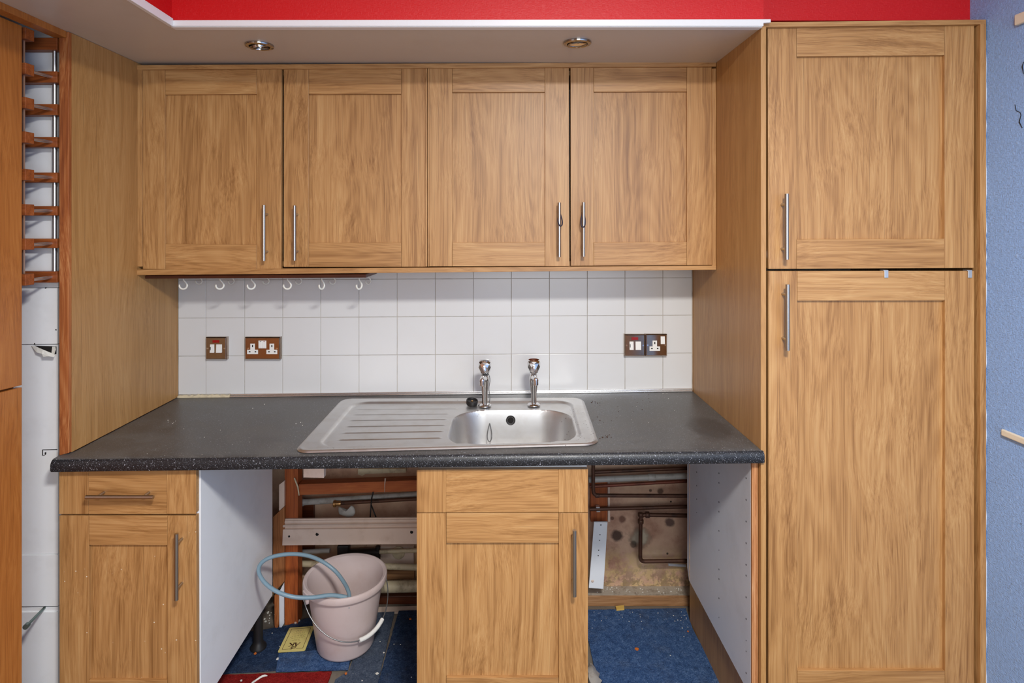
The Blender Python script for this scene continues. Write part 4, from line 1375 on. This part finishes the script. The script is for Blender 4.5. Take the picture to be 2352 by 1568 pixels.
tag(fo.build('foam_scrap', M['foam']), 'small yellow foam scrap at the back of the blue carpet', 'scrap')
ob = MB()
for u, v, r in ((1463, 1491, 0.007), (1580, 1450, 0.004), (942, 1422, 0.006), (795, 1547, 0.005), (586, 1501, 0.005)):
    chip(ob, u, v, 0.0082 if u > 1300 else 0.0100, r)
o = ob.build('orange_crumbs', M['orange_bit'])
o['kind'] = 'stuff'
tag(o, 'small orange crumbs scattered on the carpet pieces', 'debris')
cg = MB()
cpts = [P(674, 1430, -0.005), P(684, 1424, 0.0)]
c0, c1 = PF(677, 1431, 0.008), PF(688, 1424, 0.008)
cg.tube([c0, c1], 0.0045, 10)
tag(cg.build('wall_plug', M['moulding'], smooth=True), 'small beige plug lying at the foot of the stud', 'plug')
# crumpled plastic beside the sink cabinet
bg = MB()
random.seed(11)
na, nb = 10, 8
c0 = PF(1366, 1560, 0.02)
gv = []
for i in range(na):
    row = []
    for j in range(nb):
        a = 2 * math.pi * j / nb
        rr = 0.030 * math.sin(math.pi * (i + 0.5) / na) * random.uniform(0.7, 1.2)
        row.append(bg.bm.verts.new((c0.x - 0.004 + rr * math.cos(a) * 0.8, c0.y + 0.07 - 0.016 * i + random.uniform(-0.004, 0.004), 0.022 + rr * math.sin(a) * 0.7)))
    gv.append(row)
for i in range(na - 1):
    for j in range(nb):
        bg.bm.faces.new((gv[i][j], gv[i][(j + 1) % nb], gv[i + 1][(j + 1) % nb], gv[i + 1][j]))
bg.bm.faces.new(gv[0][::-1])
bg.bm.faces.new(gv[-1])
M['film'] = plain('grey_plastic_film', srgb(176, 168, 158), 0.25, dirt=0.5, dirtcol=srgb(120, 92, 70), dscale=30)
tag(bg.build('plastic_wrap', M['film'], smooth=True), 'crumpled grey plastic on the floor at the sink cabinet side', 'plastic')

# ------------------------------------------------------------------ bucket with bail, hose, card
bc = Vector((-0.585, -0.100, 0.0098))
bu = thing('bucket', bc, 'dusty pink plastic bucket standing on the carpet pieces', 'bucket')
T = Matrix.Translation(bc)
prof = [(0, 0.0), (0.092, 0.0), (0.100, 0.004), (0.1035, 0.012), (0.1345, 0.222), (0.1360, 0.232), (0.1500, 0.234), (0.1515, 0.238), (0.1520, 0.252), (0.1500, 0.257), (0.1460, 0.258), (0.1375, 0.253), (0.1340, 0.240), (0.1325, 0.222), (0.1010, 0.014), (0.094, 0.008), (0, 0.008)]
MB().lathe(prof, 64, T).build('body', M['bucket'], bu, smooth=True)
ad = Vector((-0.112, -0.095, 0)).normalized()
nd = Vector((ad.y, -ad.x, 0))
if nd.y > 0:
    nd = -nd
for sgn in (1, -1):
    c = bc + ad * sgn * 0.146
    tn = nd * 0.020
    er = MB()
    a = [c - tn + Vector((0, 0, 0.250)), c + tn + Vector((0, 0, 0.250)), c + tn * 0.7 + Vector((0, 0, 0.214)), c - tn * 0.7 + Vector((0, 0, 0.214))]
    er.hexa(a, [q + ad * sgn * 0.010 for q in a])
    er.build('ear', M['bucket'], bu, bevel=0.0015)
bail = []
for k in range(33):
    th = math.pi * k / 32
    bail.append(bc + ad * (0.1585 * math.cos(th)) + nd * (0.142 * math.sin(th)) + Vector((0, 0, 0.226 - 0.133 * math.sin(th) ** 0.9)))
MB().tube(bail, 0.0022, 8).build('bail', M['steel_wire'], bu, smooth='all')
MB().tube(bail[15:23], 0.0075, 12).build('grip', M['plastic_white'], bu, smooth=True)

hp = [(797, 1371, 2.105), (760, 1366.5, 2.085), (715, 1372, 2.055), (672, 1370, 2.035), (634, 1357, 2.035), (606, 1335, 2.055), (594, 1310, 2.085), (603, 1290, 2.115), (630, 1277, 2.145), (670, 1272, 2.180), (708, 1276, 2.210), (742, 1290, 2.230), (771, 1312, 2.225), (790, 1337, 2.190), (800, 1357, 2.150), (803, 1375, 2.125), (801, 1395, 2.115)]
def catmull(pts, n=6):
    out = []
    for i in range(len(pts) - 1):
        p0, p1, p2, p3 = pts[max(i - 1, 0)], pts[i], pts[i + 1], pts[min(i + 2, len(pts) - 1)]
        for k in range(n):
            t = k / n
            out.append(0.5 * ((2 * p1) + (p2 - p0) * t + (2 * p0 - 5 * p1 + 4 * p2 - p3) * t * t + (3 * p1 - p0 - 3 * p2 + p3) * t ** 3))
    out.append(pts[-1])
    return out
hpts = [P(u, v, dd + YC) for u, v, dd in hp]
tag(MB().tube(catmull(hpts), 0.0068, 14).build('hose', M['hose'], smooth='all'), 'blue grey hose loop resting over the bucket rim', 'hose')

cz = 0.0108
cq = [PF(637.5, 1497.5, cz), PF(700.5, 1493.5, cz), PF(722, 1437, cz), PF(665, 1441, cz)]
cd = thing('card', (sum(q.x for q in cq) / 4, sum(q.y for q in cq) / 4, cz - 0.0015), 'yellow printed card lying upside down on the carpet beside the bucket', 'card')
def cardp(s, t):
    """s to the right, t away from the viewer"""
    a = cq[0].lerp(cq[1], s)
    b = cq[3].lerp(cq[2], s)
    return a.lerp(b, t)
def card_poly(st, z0, z1):
    return MB().slab([tuple(cardp(s, t)[:2]) for s, t in st], z0, z1)
rc = []
for cx_, cy_, a0 in ((0.05, 0.04, 180), (0.95, 0.04, 270), (0.95, 0.96, 0), (0.05, 0.96, 90)):
    for k in range(5):
        a = math.radians(a0 + k * 22.5)
        rc.append((cx_ + 0.05 * math.cos(a), cy_ + 0.04 * math.sin(a)))
card_poly(rc, cz - 0.0015, cz).build('sheet', M['card_yellow'], cd)
def bars(name, lst, mat):
    b = MB()
    for s0, t0, s1, t1, w in lst:
        p, q = Vector((s0, t0 * 1.36)), Vector((s1, t1 * 1.36))
        d = (q - p).normalized()
        nn = Vector((-d.y, d.x)) * w
        c = [p - nn, q - nn, q + nn, p + nn]
        b.slab([tuple(cardp(v.x, v.y / 1.36)[:2]) for v in c], cz, cz + 0.0003)
    return b.build(name, M[mat], cd)
bars('border', [(0.12, 0.10, 0.42, 0.10, 0.006), (0.62, 0.10, 0.88, 0.10, 0.006), (0.12, 0.93, 0.88, 0.93, 0.006), (0.12, 0.10, 0.12, 0.93, 0.008), (0.88, 0.10, 0.88, 0.93, 0.008)], 'ink')
# AK, read from the far side: glyph axes turned by half a turn
def glyph(strokes, ox, oy, w, h):
    return [(ox - a * w, oy - b * h, ox - c * w, oy - e * h, k) for a, b, c, e, k in strokes]
A_ = [(0.0, 0.0, 0.55, 1.0, 0.010), (0.55, 1.0, 0.85, 0.0, 0.024), (0.22, 0.38, 0.72, 0.38, 0.008), (-0.10, 0.0, 0.16, 0.0, 0.008), (0.68, 0.0, 1.02, 0.0, 0.008)]
K_ = [(0.15, 0.0, 0.30, 1.0, 0.022), (0.25, 0.45, 0.95, 1.0, 0.010), (0.45, 0.58, 0.95, 0.0, 0.024), (0.0, 0.0, 0.36, 0.0, 0.008), (0.14, 1.0, 0.46, 1.0, 0.008), (0.75, 1.0, 1.05, 1.0, 0.008), (0.78, 0.0, 1.12, 0.0, 0.008)]
bars('lettering', glyph(A_, 0.70, 0.335, 0.20, 0.135) + glyph(K_, 0.51, 0.335, 0.20, 0.135), 'ink')
bars('emblem', [(0.40, 0.165, 0.62, 0.175, 0.012), (0.44, 0.15, 0.52, 0.185, 0.014), (0.52, 0.18, 0.60, 0.15, 0.012), (0.42, 0.12, 0.60, 0.125, 0.012), (0.46, 0.10, 0.56, 0.135, 0.012), (0.40, 0.095, 0.48, 0.09, 0.010)], 'ink')
random.seed(5)
ln = []
for i, (t, s0, s1) in enumerate(((0.42, 0.34, 0.66), (0.46, 0.40, 0.62), (0.53, 0.28, 0.72), (0.575, 0.22, 0.78), (0.62, 0.26, 0.76), (0.665, 0.28, 0.80), (0.71, 0.24, 0.74), (0.755, 0.26, 0.78), (0.80, 0.34, 0.76), (0.845, 0.38, 0.70))):
    s = s0
    while s < s1:
        e = min(s1, s + random.uniform(0.04, 0.11))
        ln.append((s, t + random.uniform(-0.004, 0.004), e, t + random.uniform(-0.004, 0.004), random.uniform(0.005, 0.009)))
        s = e + 0.025
bars('text_lines', ln, 'ink_pale')

# ------------------------------------------------------------------ downlights
def downlight(u, v, tilt, label):
    dd = F_PX * (SOF - ZC) / (CY - v)
    c = Vector(((u - CX) * dd / F_PX, YC + dd, SOF))
    t = thing('downlight', c, label, 'light', 'recessed downlights')
    dn = Matrix.Translation(c) @ Matrix.Rotation(math.pi, 4, 'X')
    MB().lathe([(0.0430, -0.0005), (0.0435, 0.0020), (0.0420, 0.0060), (0.0350, 0.0085), (0.0315, 0.0070), (0.0300, 0.0005)], 40, dn).build('bezel', M['dark_chrome'], t, smooth=True)
    tm = dn @ Matrix.Rotation(tilt, 4, 'X') @ Matrix.Rotation(tilt * 0.6, 4, 'Y')
    MB().lathe([(0.0295, 0.000), (0.0295, 0.0075), (0.0275, 0.0095), (0.0250, 0.0085), (0.0245, 0.0010)], 36, tm).build('tilt_ring', M['dark_chrome'], t, smooth=True)
    MB().lathe([(0.0245, 0.0060), (0.0200, 0.0035), (0.0120, 0.0012), (0.0, 0.0006)], 36, tm).build('reflector', M['lens'], t, smooth='all')
    MB().lathe([(0.0310, 0.0006), (0.0, 0.0002)], 30, dn).build('can', M['dark'], t)
    return t
downlight(596, 103, math.radians(16), 'chrome recessed downlight with tilted ring over the first wall cabinet')
downlight(1326, 97, math.radians(4), 'chrome recessed downlight over the second wall cabinet')

# ------------------------------------------------------------------ blue wall details
yr = -0.676
tag(MB().box(XBLUE - 0.0095, XBLUE - 0.0002, -1.50, yr, 0.9835, 1.0015).build('cable_trunking', M['rail_cream'], bevel=0.003), 'cream trunking end on the blue wall at mid height', 'trunking')
tag(MB().box(XBLUE - 0.012, XBLUE - 0.0002, -1.20, -0.722, 2.098, 2.127).build('wall_bracket', M['rail_cream'], bevel=0.003), 'cream block high on the blue wall', 'block')
def on_blue(u, v):
    dd = (XBLUE - 0.0008) * F_PX / (u - CX)
    return Vector((XBLUE - 0.0008, YC + dd, ZC - (v - CY) * dd / F_PX))
ck = MB().tube([on_blue(2331, 240), on_blue(2334, 254), on_blue(2343, 258), on_blue(2345, 264), on_blue(2341, 280), on_blue(2348, 294)], [0.0006, 0.0008, 0.0007, 0.0008, 0.0014, 0.0007], 6)
ck.build('crack', M['dark'], wr)
ck = MB().tube([on_blue(2351, 142), on_blue(2348, 153), on_blue(2351, 170)], [0.0008, 0.0014, 0.0006], 6)
ck.build('crack', M['dark'], wr)
# ragged white caulk where the tall cabinet meets the wall
random.seed(9)
cm = MB()
zz = 0.0
left, right = [], []
while zz < 2.13:
    left.append((1.3818, zz))
    right.append((1.3818 + random.choice((0.0004, 0.0010, 0.0018, 0.0021)), zz))
    zz += random.uniform(0.012, 0.05)
cm.prism(left + right[::-1], -0.6165, -0.600)
cm.build('caulk', M['white_trim'], wr)
